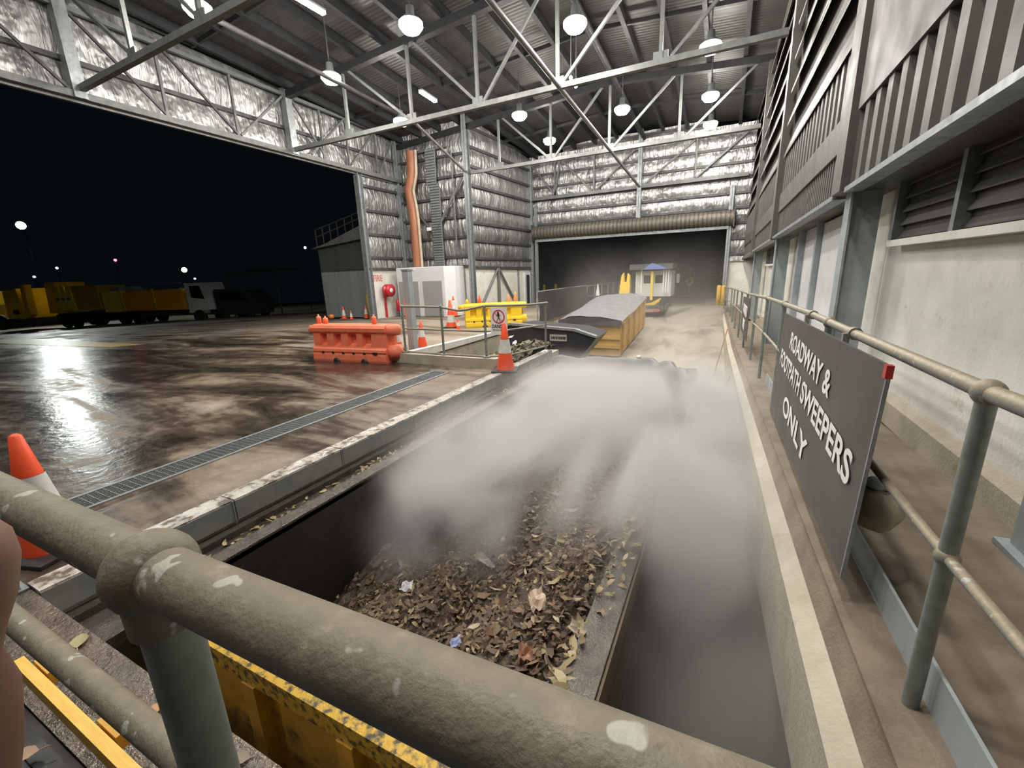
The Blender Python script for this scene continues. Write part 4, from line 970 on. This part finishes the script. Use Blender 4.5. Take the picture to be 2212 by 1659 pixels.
cab = tbox(fr, t, 'cab', [(7.15 * S, .75 * S), (8.85 * S, .7 * S), (8.8 * S, 1.7 * S), (8.45 * S, 2.85 * S), (7.15 * S, 2.85 * S)], 2.2, G['truckwhite'])
tbox(fr, cab, 'side_window', [(7.55 * S, 1.85 * S), (8.6 * S, 1.7 * S), (8.35 * S, 2.65 * S), (7.55 * S, 2.65 * S)], .04, G['glassdark'], -.03)
wheelset(t, fr, (1.6 * S, 2.8 * S, 8.0 * S), .48 * S)
# striped yellow sweeper
pS = at(128, 708, Z=-1.2) + TD * .1
t = thing('sweeper_truck', pS, 'yellow sweeper truck with three pale panels parked behind the amber tray truck', 'truck'); fr = frame(pS)
tbox(fr, t, 'chassis', [(0, .5), (4.9, .5), (4.9, 1.35), (0, 1.1)], 2.2, G['black'])
tbox(fr, t, 'hopper', [(-.6, 1.2), (.5, 1.2), (.6, 3.7), (-.3, 3.7)], 2.3, G['truckyellow'])
tbox(fr, t, 'side_body', [(2.2, 1.4), (4.6, 1.4), (4.6, 3.35), (2.0, 3.35)], 2.3, mk('drab yellow', (.46, .33, .03), (.36, .25, .02), 2, (.5, .6)))
for k_ in range(3):
    x = .55 + .55 * k_
    pn = tbox(fr, t, 'side_panel', [(x + .12, 1.4), (x + .6, 1.4), (x + .48, 2.9), (x + .5, 3.35), (x + .1, 3.35), (x - .02, 2.4)], .1, G['paleyellow'], -.1)
    c = fr(x + .22, -.12, 2.35)
    MB().ball(c, .13, 10).build('roundel', flat('dark roundel', (.05, .12, .06), .5) if k_ == 0 else bpy.data.materials['dark roundel'], pn)
wheelset(t, fr, (.9, 1.9, 4.2), .5)
# yellow loader with sloping tailgate
pL = at(52, 712, Z=-1.2) - TD * 1.4
t = thing('refuse_truck', pL, 'yellow refuse truck with a sloping tailgate, second from the left edge', 'truck'); fr = frame(pL)
tbox(fr, t, 'tailgate', [(.2, .9), (2.0, .8), (1.8, 3.3), (.4, 3.1)], 2.3, G['truckyellow'])
tbox(fr, t, 'number_plate', [(.95, 1.25), (1.5, 1.25), (1.5, 1.6), (.95, 1.6)], .04, G['signblack'], -.05)
tbox(fr, t, 'chassis', [(-1.2, .4), (2.2, .4), (2.2, .9), (-1.2, .9)], 2.1, G['black'])
tbox(fr, t, 'side_arm', [(2.05, .9), (2.5, 1.2), (2.7, 3.6), (2.3, 3.6)], .5, G['truckyellow'])
wheelset(t, fr, (-.6,), .62)
pQ = at(-70, 706, Z=-1.3)
t = thing('refuse_truck', pQ, 'yellow truck body cut by the left edge of the picture', 'truck'); fr = frame(pQ)
tbox(fr, t, 'body', [(-2, .35), (3.9, .35), (4.2, 2.0), (4.0, 3.25), (-2, 3.3)], 2.3, G['truckyellow'])
tbox(fr, t, 'bumper', [(2.4, .35), (4.0, .3), (4.0, .8), (2.4, .8)], .1, G['truckorange'], -.1)
wheelset(t, fr, (1.2,), .5)
# dark van and shelter
pV = at(466, 690, Z=-.8)
t = thing('van', pV, 'dark van in shadow right of the white truck cab', 'van'); fr = frame(pV)
tbox(fr, t, 'body', [(.3, .35), (3.8, .35), (3.9, 1.3), (3.0, 2.2), (.3, 2.3)], 1.9, G['black'])
tbox(fr, t, 'side_window', [(.8, 1.4), (3.2, 1.4), (2.8, 2.0), (.8, 2.1)], .04, G['glassdark'], -.03)
wheelset(t, fr, (.9, 3.1), .34, 1.7)
pW = at(440, 652, Z=.6)
t = thing('shelter', (pV.x, pV.y + 3, -.9), 'faint dark shelter roof behind the van', 'shelter'); fr = frame(Vector((pV.x - .6, pV.y + 2.5, -.9)))
tbox(fr, t, 'roof', [(-.8, 3.6), (3.8, 3.75), (3.8, 3.9), (-.8, 3.75)], 3, G['sheddark'])
for x in (-.7, 3.7): tbox(fr, t, 'post', [(x, 0), (x + .1, 0), (x + .1, 3.7), (x, 3.7)], .1, G['sheddark'])
def onyard(px, py):
    q = at(px, py, Z=0)
    for _ in range(12): q = at(px, py, Z=min(0, .035 * (q.x + 15)) + .006)
    return q
struct(MB().prism([onyard(*p_) for p_ in ((0, 742), (150, 748), (240, 750), (308, 744), (150, 736), (0, 733))], (0, 0, .004)).build('trim_6', flat('old yellow line', (.50, .36, .03), .45)))
# lights far off
def farlamp(px, py, X, r, mat, label, name='area_light', pole=True):
    c = at(px, py, X=X); t = thing(name, c, label, 'light')
    Mq = Vector((EYE - c)).to_track_quat('Z', 'Y').to_matrix()
    MB().lathe(c, [(r, 0), (r * .8, r * .3), (.001, r * .4)], 16, M=Mq).build('lens', mat, t)
    MB().lathe(c, [(.001, -r), (r * .7, -r), (r * 1.1, -.02), (r * 1.1, .05), (r, .0)], 16, M=Mq).build('hood', G['black'], t)
    if pole: MB().tube([(c.x - r - .3, c.y + r, c.z), (c.x - r - .3, c.y + r, -3)], .03, 8).build('pole', G['rubber'], t)
    return t
farlamp(45, 487, -62, .34, G['floodlamp'], 'bright greenish white floodlight in the night sky at left')
farlamp(249, 562, -70, .16, G['redlamp'], 'tiny red light in the dark above the yellow sweeper', 'signal_light')
farlamp(398, 583, -62, .30, G['greenlamp'], 'greenish street light above the white truck cab', 'street_light')
farlamp(123, 579, -70, .12, G['smalllamp'], 'tiny white light left of the red one', 'distant_light')
farlamp(421, 602, -52, .09, G['smalllamp'], 'tiny white light right of the greenish street light', 'distant_light')
farlamp(659, 535, -30, .09, G['smalllamp'], 'tiny white light beside the eave of the shed', 'distant_light')
farlamp(74, 598, -70, .14, flat('dim lamp', (1, 1, 1), .4, 0, (.8, .85, .9), .6), 'faint grey light above the left yellow trucks', 'distant_light')

# ---------------------------------------------------------------- beyond the door
fn_ = thing('mesh_fence', (-6.4, 18, 0), 'black shade cloth fence panel along the left edge of the ramp', 'fence')
m = MB(); m.grid(lambda u, v: (-6.36 + .03 * math.sin(v * 5 + u * 12), 15.2 + 6.4 * u, .03 + 1.14 * v - .03 * math.sin(u * 9) * v), 20, 8); m.build('shade_cloth', G['shade'], fn_, fix=False)
for y in (15.2, 17.3, 19.4, 21.6): MB().tube([(-6.42, y, 0), (-6.42, y, 1.2)], .03, 8).build('post', G['galv'], fn_)
MB().tube([(-6.42, 15.2, 1.18), (-6.42, 21.6, 1.18)], .025, 8).build('top_rail', G['galv'], fn_)
fr2 = thing('guard_rail', (-6.4, 26, 0), 'thin grey railing running out through the doorway beyond the shade cloth', 'guard rail')
MB().tube([(-6.42, 21.7, 1.14), (-6.42, 34, 1.14)], .025, 8).build('top_rail', G['galv'], fr2)
MB().tube([(-6.42, 21.7, .62), (-6.42, 34, .62)], .018, 8).build('mid_rail', G['galv'], fr2)
for k_ in range(9): MB().tube([(-6.42, 21.8 + 1.45 * k_, 0), (-6.42, 21.8 + 1.45 * k_, 1.14)], .025, 8).build('post', G['galv'], fr2)
# crane truck
cy = 20.6
t = thing('crane_truck', (-3.3, 22, -.2), 'white cabbed crane truck with yellow boom parked in the doorway', 'truck')
def bx(name, a, b2, mat, par=None): return MB().bb(a, b2).build(name, mat, par or t)
cabn = bx('cab', (-4.15, 22.6, .55), (-2.45, 24.4, 1.78), G['truckwhite'])
for x0, x1 in ((-3.75, -3.4), (-3.2, -2.85)): bx('rear_window', (x0, 22.57, 1.2), (x1, 22.6, 1.58), G['glassdark'], cabn)
for x in (-3.82, -2.78, -2.66, -2.55): bx('frame_bar', (x - .025, 22.3, .75), (x + .025, 22.36, 1.85), G['signwhite'])
bx('crane_post', (-3.36, 22.2, .4), (-3.24, 22.32, 1.78), G['yplastic'])
bx('canopy', (-4.35, 22.0, 1.86), (-2.35, 24.2, 2.12), G['sheddark'])
MB().prism([(-3.7, 21.95, 1.86), (-2.6, 21.95, 1.86), (-2.9, 21.95, 2.02), (-3.3, 21.95, 2.16)], (0, .06, 0)).build('blue_tarpaulin', G['bluetarp'], t)
bx('tray', (-4.1, cy, -.02), (-2.5, 22.5, .22), G['sheddark'])
bx('tailboard', (-4.0, cy - .04, -.05), (-2.7, cy, .10), mk('grimy tail board', (.35, .27, .24), (.26, .20, .18), 5, (.5, .6)))
for x in (-3.85, -2.95): bx('tail_light', (x, cy - .07, 0), (x + .3, cy - .03, .09), flat('tail lamp', (.75, .66, .6), .3) if x < -3.5 else flat('red tail lamp', (.55, .15, .10), .3))
MB().prism([(-4.85, 21.9, .2), (-4.45, 21.9, .2), (-4.30, 21.9, .85), (-4.32, 21.9, 1.62), (-4.42, 21.9, 1.72), (-4.46, 21.9, 1.3), (-4.58, 21.9, 1.3), (-4.62, 21.9, 1.75), (-4.72, 21.9, 1.6), (-4.80, 21.9, .9)], (0, .3, 0)).build('crane_boom', G['yplastic'], t)
MB().prism([(-4.0, 21.4, .45), (-3.5, 21.4, .25), (-3.2, 21.4, .30), (-2.75, 21.4, .55), (-2.75, 21.4, .42), (-3.1, 21.4, .15), (-3.5, 21.4, .1), (-4.0, 21.4, .3)], (0, .3, 0)).build('crane_cradle', G['yplastic'], t)
bx('mirror', (-2.35, 23.9, 1.15), (-2.2, 24.0, 1.6), G['galv'])
for x in (-3.95, -2.62):
    for y in (21.2, 23.7):
        zl_ = lane_z(y)
        w_ = MB().lathe((x, y, zl_ + .36), [(.02, -.14), (.2, -.13), (.36, -.12), (.36, .12), (.2, .12), (.02, .1)], 20, M=Matrix.Rotation(PI / 2, 3, 'Y')).build('wheel', G['rubber'], t)
        MB().lathe((x + .13, y, zl_ + .36), [(.01, .01), (.12, .01), (.14, 0)], 14, M=Matrix.Rotation(PI / 2, 3, 'Y')).build('hub', G['galv'], w_)
rs = thing('road_sign', (-2.6, 36, 0), 'red square sign over a yellow diamond sign in the dark beyond the door', 'sign')
c = at(1491, 588, Y=36); bz = 0
MB().bb((c.x - .3, 35.95, c.z - .26), (c.x + .3, 36, c.z + .26)).build('red_plate', G['signred'], rs)
MB().prism([(c.x, 35.95, c.z - .28), (c.x + .36, 35.95, c.z - .66), (c.x, 35.95, c.z - 1.04), (c.x - .36, 35.95, c.z - .66)], (0, .04, 0)).build('diamond_plate', G['yplastic'], rs)
MB().bb((c.x - .1, 35.93, c.z - .8), (c.x + .1, 35.95, c.z - .52)).build('symbol', G['signblack'], rs)
MB().tube([(c.x, 36.03, 0), (c.x, 36.03, c.z + .3)], .04, 8).build('pole', G['galv'], rs)
bs_ = thing('bush', (0.6, 31, 0), 'dark green bush outside the right side of the doorway', 'bush')
m = MB(); scraps(m, 2600, lambda r: (.6 + r.gauss(0, .6), 31 + r.gauss(0, .8), max(.1, 1.6 + r.gauss(0, .9))), .22, 41, .02, .5, 1.6); m.build('leaves', G['bushleaf'], bs_, fix=False)
MB().tube([(.7, 31, 0), (.75, 31, 1.2), (.65, 31, 2)], [.08, .06, .03], 8).build('stem', G['rust'], bs_)

# ---------------------------------------------------------------- right guard rail with sign
rr2 = thing('guard_rail', (.66, 4, .4), 'long muddy pipe guard rail along the right walkway', 'guard rail')
rp = [(.70, -.6, 1.56), (.675, .9, 1.52), (.668, 1.58, 1.492), (.644, 2.93, 1.475), (.63, 4.18, 1.46), (.595, 5.64, 1.428), (.56, 7.41, 1.385), (.52, 9.3, 1.31), (.45, 11.2, 1.25), (.30, 15.5, 1.14), (.22, 18.5, 1.05), (.02, 21.5, .96), (-.10, 23.2, .91)]
MB().tube(rp, .0242, 18).build('top_rail', G['railpipe'], rr2)
def ry(y):
    for a, b2 in zip(rp, rp[1:]):
        if a[1] <= y <= b2[1]:
            f = (y - a[1]) / (b2[1] - a[1]); return tuple(a[i] + (b2[i] - a[i]) * f for i in range(3))
    return rp[-1]
MB().tube([(p[0], p[1], p[2] - .52) for p in rp], .0165, 14).build('mid_rail', G['railpipe'], rr2)
for y in (-.2, 1.58, 3.5, 5.64, 7.41, 9.3, 11.2, 13.1, 15.0, 16.9, 18.8, 20.8, 22.7):
    x, _, z = ry(y)
    MB().tube([(x, y, zf(y) - .08), (x, y, z)], .0235, 16).build('post', G['post'], rr2)
    MB().ball((x, y, z), .038, 18).build('ball_fitting', G['railpipe'], rr2)
    MB().ball((x, y, z - .52), .032, 16).build('ball_fitting', G['railpipe'], rr2)
m = MB()
tb = [-1, 1.0, 2.5, 4.0, 5.5, 7.0]
for y0, y1 in zip(tb, tb[1:]):
    x0, x1 = ry(max(y0, -.6))[0] + .05, ry(y1)[0] + .05
    m.prism([(x0, y0, zf(y0) - .06), (x0 + .012, y0, zf(y0) - .06), (x0 + .012, y0, zf(y0) + .10), (x0, y0, zf(y0) + .10)], (x1 - x0, y1 - y0, zf(y1) - zf(y0)))
m.build('toe_board', G['bluegrey'], rr2)
sg = thing('sweepers_sign', (.58, 3.6, .95), 'dark grey sign board reading ROADWAY & FOOTPATH SWEEPERS ONLY hung on the right rail', 'sign')
SA, SB = (.585, 2.08), (.575, 5.35)
m = MB(); m.prism([(SA[0], SA[1], 1.46), (SB[0], SB[1], 1.36), (SB[0] - .03, SB[1], .28), (SA[0] - .03, SA[1], .50)], (.012, 0, 0)); m.build('board', G['signgrey'], sg)
MB().prism([(SA[0] - .001, SA[1] - .012, 1.46), (SA[0] + .013, SA[1] - .012, 1.46), (SA[0] - .017, SA[1] - .012, .50), (SA[0] - .031, SA[1] - .012, .50)], (0, .012, 0)).build('edge_trim', G['galv'], sg)
MB().bb((SA[0] - .008, SA[1] - .014, 1.41), (SA[0] + .016, SA[1] + .02, 1.462)).build('red_tape', G['red'], sg)
for y in (2.9, 4.1): MB().tube([ry(y - .03), ry(y + .03)], .034, 14).bb((ry(y)[0] - .05, y - .02, ry(y)[2] - .12), (ry(y)[0] - .02, y + .02, ry(y)[2])).build('clamp', G['railpipe'], sg)
def signtext(body, far, near, zbase, size, bold):
    # far/near: where the line starts and ends along the rail
    w = Vector((0, near - far, 0)); o = textobj(body, size, G['signwhite'], None, (0, 0, 0), (0, -1, 0), (.03, 0, 1), 'lettering', 1, bold)
    ys_ = [v.co.y for v in o.data.vertices]; k_ = (far - near) / (max(ys_) - min(ys_)); y0 = max(ys_)
    for v in o.data.vertices: v.co.y = (v.co.y - y0) * k_
    o.location = (SA[0] - .004 - .03 * (1.46 - zbase) / .96 - .004, far, zbase); put(o, sg); return o
signtext('ROADWAY &', 4.62, 2.86, 1.11, .205, .004)
signtext('FOOTPATH', 5.10, 3.78, .87, .215, .004)
signtext('SWEEPERS', 3.68, 2.22, .87, .215, .004)
signtext('ONLY', 4.42, 3.15, .56, .225, .005)
s2 = thing('small_sign', (.47, 10.6, .8), 'smaller dark sign with white lettering farther down the right rail', 'sign')
MB().prism([(.455, 9.9, 1.22), (.40, 12.0, 1.14), (.40, 12.0, .35), (.455, 9.9, .35)], (-.01, 0, 0)).build('board', G['signgrey'], s2)
m = MB()
for zz, y0, y1 in ((.82, 10.2, 11.7), (.5, 10.6, 11.3)):
    y = y1
    m = MB()
    while y > y0: m.bb((.40, y, zz), (.392 + .02 * (12 - y), y - .13, zz + .2)); y -= .2
    m.build('lettering', G['signwhite'], s2)
# rubble bag, broom, shovel, hose
rb = thing('sandbag', (.78, 2.62, .42), 'mud grey sandbag tucked behind the near end of the big sign', 'sandbag')
q = at(1888, 1085, X=.72)
m = MB(); m.grid(lambda u, v: (q.x + .10 * math.cos(2 * PI * u) * (math.sin(PI * v) ** .6) + .01 * math.sin(9 * u * PI), q.y + .17 * math.sin(2 * PI * u) * (math.sin(PI * v) ** .6), q.z - .12 + .20 * v + .012 * math.sin(14 * v + 3 * u)), 18, 10); m.build('bag', G['rubble'], rb)
MB().ball((q.x, q.y, q.z + .10), .05, 12, 0, .6).build('tied_neck', G['bluegrey'], rb)
def tool(name, a, b2, label, head, hm):
    t = thing(name, a, label, 'tool'); MB().tube([a, b2], .016, 8).build('handle', mk('wooden handle', (.36, .22, .12), (.26, .15, .08), 9, (.6, .7)) if 'wooden handle' not in bpy.data.materials else bpy.data.materials['wooden handle'], t)
    head.build('head', hm, t); return t
yb = 10.9; fa = Vector((XK(yb, .48) - .42, yb, lane_z(yb) + .05)); fb_ = Vector((XK(yb + 2.4, .46), yb + 2.6, .14))
tool('broom', fa, fb_, 'wooden broom leaning on the kerb wall near the ramp', MB().box(fa, (.40, .12, .14)), G['rubble'])
yb = 8.6; fa = Vector((XK(yb, .16), yb, lane_z(yb) + .06)); fb_ = Vector((XK(yb, .42), yb + .6, -.25))
tool('shovel', fa + Vector((0, .1, .2)), fb_, 'dark shovel leaning on the kerb wall nearer than the broom', MB().prism([fa + Vector(v) for v in ((-.14, 0, .02), (.0, -.03, -.04), (.10, 0, .02), (.11, .08, .36), (-.12, .08, .36))], (.0, .03, .01)), G['girt'])
hh = thing('hose_coil', (.95, 17.5, 1.6), 'pale coiled hose hanging on the right wall near the far end', 'hose')
hc = at(1611, 603, X=.95)
for k_ in range(3):
    pts = [(hc.x - .05 - .03 * k_, hc.y + .32 * math.cos(a * PI / 10), hc.z + .36 * math.sin(a * PI / 10)) for a in range(21)]
    MB().tube(pts, .035, 8).build('loop', G['white'], hh)
MB().bb((hc.x - .12, hc.y - .06, hc.z + .30), (XK(hc.y, XW), hc.y + .06, hc.z + .4)).build('bracket', G['galv'], hh)
m = MB()
for k_ in range(10):
    y = 7.0 + k_ * .12
    pts_ = None
tag(MB().tube([(.0, 7.35, -1.52), (.08, 7.9, -1.52), (-.05, 8.4, -1.49), (.14, 8.6, -1.46), (.12, 9.3, -1.40), (.06, 10.2, -1.31)], .022, 8).build('strap', G['black']), 'black strap trailing over the lane beside the kerb wall', 'strap')
for px, py, sd, lb in ((1465, 1342, 51, 'grey leaf clump floating in the wet lane right of the bin'),):
    crumple('leaf_clump', at(px, py, Z=-1.0) * 1 + Vector((0, 0, -.50)) if False else at(px, py, Z=-1.5), (.16, .14), mk('grey sodden leaf', (.36, .34, .32), (.26, .24, .22), 12, (.4, .5)), lb, 'leaf', sd)

# ---------------------------------------------------------------- lamps
LZ = 7.55
def highbay(p, label, group='high bay lamps under the roof', drop=None):
    t = thing('high_bay_lamp', p, label, 'lamp', group)
    MB().lathe(p, [(.0, .30), (.09, .30), (.10, .12), (.24, .02), (.26, -.02), (.245, -.02), (.20, .01)], 22).build('housing', G['galv'], t)
    MB().lathe(p, [(.27, -.02), (.27, -.10), (.19, -.20), (.001, -.24)], 18).build('lens', G['lamp'], t)
    zt = ROOF(p[0], p[1]) - .2
    MB().tube([(p[0], p[1], p[2] + .3), (p[0], p[1], zt)], .018, 8).build('hanger', G['girt'], t)
    return t
LAMPS = [(887, 47, 'bright high bay lamp at the head of the left bright web post, upper centre left'), (1242, 45, 'high bay lamp at top centre, above the plan strut crossing'),
         (1535, 95, 'largest high bay lamp, on the middle truss near the right wall'), (714, 162, 'high bay lamp above the left header, in front of a sloping strut'),
         (866, 258, 'high bay lamp where the middle truss nears the left header'), (1122, 245, 'starry high bay lamp above the centre column'),
         (1187, 300, 'high bay lamp just over the far truss, right of the centre column'), (1344, 232, 'high bay lamp below the ridge, left of the far roof peak'),
         (1535, 203, 'high bay lamp between the two trusses near the right wall'), (1535, 265, 'faint bluish high bay lamp deepest by the right wall'),
         (425, 10, 'bluish high bay lamp at the top edge on the nearest truss joint')]
for px, py, lb in LAMPS:
    q = at(px, py, Z=LZ); highbay((q.x, q.y, q.z), lb)
# the rest of the rows, behind the photographer
for p in ((-3.5, 3.0, 8.6), (-9.5, 1.0, 8.4), (-1.0, 1.5, 8.4), (-6.5, -3.5, 8.6), (-1.0, 7.6, 8.2)):
    highbay(p, 'high bay lamp of the rows overhead behind the photographer')
for a, b2, lb in ((at(636, -8, Z=8.3), at(700, 30, Z=8.3), 'bright tube light near the top edge left of centre'), (at(908, 198, Z=7.9), at(941, 220, Z=7.9), 'short bright tube light between the left trusses')):
    t = thing('tube_light', (a + b2) / 2, lb, 'lamp')
    MB().bar(a, b2, .12, .05).build('tube', G['tubelamp'], t); MB().bar(a + Vector((0, 0, .06)), b2 + Vector((0, 0, .06)), .16, .05).build('tray', G['galv'], t)
for px, py, lb in ((1233, 168, 'upper of two small white lamps by the strut crossing'), (1244, 186, 'lower of two small white lamps by the strut crossing')):
    q = at(px, py, Z=6.9); t = thing('small_lamp', q, lb, 'lamp')
    MB().ball(q, .05, 10).build('bulb', G['smalllamp'], t); MB().tube([q + Vector((0, 0, .04)), q + Vector((0, 0, 1.6))], .012, 6).build('hanger', G['girt'], t)

# ---------------------------------------------------------------- photographer's hand at the left edge
hand = thing('person', at(-60, 1400, Z=1.62), "brown pink hand of a person raised at the left edge, only a fingertip in view", 'person')
def finger(pts, rad):
    return MB().tube(pts, rad, 18)
B = EYE + FW * .17
def hpnt(px, py, d): px -= 52; return EYE + (RT * ((px - IW / 2) / FPX) - UP * ((py - IH / 2) / FPX) + FW) * d
m = MB()
D = .19
idx = [(-70, 1112, .004), (-62, 1130, .012), (-58, 1165, .0185), (-58, 1220, .0215), (-62, 1300, .0212), (-70, 1380, .0185), (-76, 1440, .0180), (-72, 1520, .0235), (-72, 1640, .0245), (-80, 1760, .024)]
m.tube([hpnt(x, y, D) for x, y, r in idx], [r * 1.0 for x, y, r in idx], 24)
for dx, dd, ln in ((-190, .02, 30), (-310, .035, 0), (-420, .05, -60)):
    m.tube([hpnt(x + dx, y - ln * (1 - i / 9), D + dd) for i, (x, y, r) in enumerate(idx)], [r * .95 for x, y, r in idx], 18)
palm = [hpnt(-260, 1700, D + .02), hpnt(-270, 1850, D + .03), hpnt(-280, 2000, D + .03), hpnt(-300, 2200, D + .02)]
m.tube(palm, [.035, .045, .042, .034], 18)
m.tube([hpnt(-120, 1980, D), hpnt(-40, 1880, D - .02), hpnt(-60, 1780, D - .03)], [.02, .017, .01], 16)
m.build('hand', G['skin'], hand)

# ---------------------------------------------------------------- steam
def steam(name, a, b2, dens, scale, lo, hi, label, fall=(.25, .25, .3), seed=0., off=(0, 0, 0), col=(.92, .885, .84)):
    o = MB().bb(a, b2).build(name, None or bpy.data.materials.new(name)); m = o.data.materials[0]; m.use_nodes = True; nt = m.node_tree
    for n in list(nt.nodes):
        if n.type == 'BSDF_PRINCIPLED': nt.nodes.remove(n)
    out = [n for n in nt.nodes if n.type == 'OUTPUT_MATERIAL'][0]
    vs = N(nt, 'ShaderNodeVolumeScatter'); vs.inputs['Color'].default_value = c4(col); vs.inputs['Anisotropy'].default_value = .15
    tc = N(nt, 'ShaderNodeTexCoord'); no_ = N(nt, 'ShaderNodeTexNoise'); no_.inputs['Scale'].default_value = scale; no_.inputs['Detail'].default_value = 3; no_.inputs['Distortion'].default_value = .6
    mp = N(nt, 'ShaderNodeMapping'); mp.inputs['Location'].default_value = (seed, seed * .7, 0); mp.inputs['Scale'].default_value = (1, .6, 1)
    nt.links.new(tc.outputs['Object'], mp.inputs[0]); nt.links.new(mp.outputs[0], no_.inputs['Vector'])
    r = N(nt, 'ShaderNodeMapRange', interpolation_type='SMOOTHSTEP'); r.inputs[1].default_value = lo; r.inputs[2].default_value = hi; nt.links.new(no_.outputs['Fac'], r.inputs[0])
    # thins out smoothly towards every side of the cloud
    sp = N(nt, 'ShaderNodeSeparateXYZ'); nt.links.new(tc.outputs['Generated'], sp.inputs[0]); cur = r.outputs[0]
    for ax, f in zip('XYZ', fall):
        s1 = N(nt, 'ShaderNodeMapRange', interpolation_type='SMOOTHSTEP'); s1.inputs[1].default_value = 0; s1.inputs[2].default_value = f if ax != 'Z' else .02; nt.links.new(sp.outputs[ax], s1.inputs[0])
        s2_ = N(nt, 'ShaderNodeMapRange', interpolation_type='SMOOTHSTEP'); s2_.inputs[1].default_value = 1; s2_.inputs[2].default_value = 1 - f; nt.links.new(sp.outputs[ax], s2_.inputs[0])
        for q_ in (s1, s2_):
            mm = N(nt, 'ShaderNodeMath', operation='MULTIPLY'); nt.links.new(cur, mm.inputs[0]); nt.links.new(q_.outputs[0], mm.inputs[1]); cur = mm.outputs[0]
    mm = N(nt, 'ShaderNodeMath', operation='MULTIPLY'); nt.links.new(cur, mm.inputs[0]); mm.inputs[1].default_value = dens
    nt.links.new(mm.outputs[0], vs.inputs['Density']); nt.links.new(vs.outputs[0], out.inputs['Volume'])
    return tag(o, label, 'steam', kind='stuff')
steam('steam', (-3.15, 2.3, -1.4), (.5, 7.7, .64), 13, .85, .36, .60, 'pale steam rising from the warm leaves in the near bin', (.2, .22, .6))
steam('steam', (-.6, 1.0, -1.5), (.75, 9.0, .7), 2.0, .9, .32, .70, 'thin mist hanging over the wet lane beside the kerb wall', (.3, .3, .6), 3.)
steam('steam', (-6.0, 9.0, -1.2), (.6, 24, 3.0), .045, .35, .30, .75, 'light haze around the far bins and the ramp', (.2, .2, .6), 5.)
steam('steam', (-10, 25.0, 0), (-1, 33, 4.6), .04, .35, .47, .72, 'drifting steam outside the open roller door', (.2, .25, .5), 8.)

# ---------------------------------------------------------------- night sky and exposure
w = bpy.data.worlds.new('night'); SC.world = w; w.use_nodes = True
bg = w.node_tree.nodes['Background']; bg.inputs[0].default_value = (.006, .009, .012, 1); bg.inputs[1].default_value = .2
vs = SC.view_settings; vs.view_transform = 'Standard'; vs.look = 'None'; vs.gamma = 1; vs.use_curve_mapping = False; vs.exposure = 0.72
SC.cycles.max_bounces = 6; SC.cycles.diffuse_bounces = 3; SC.cycles.glossy_bounces = 3; SC.cycles.volume_bounces = 1; SC.cycles.transmission_bounces = 2
SC.cycles.volume_step_rate = 2.0; SC.cycles.volume_max_steps = 96
SC.cycles.use_denoising = True
SC.cycles.caustics_reflective = False; SC.cycles.caustics_refractive = False; SC.cycles.sample_clamp_indirect = 6
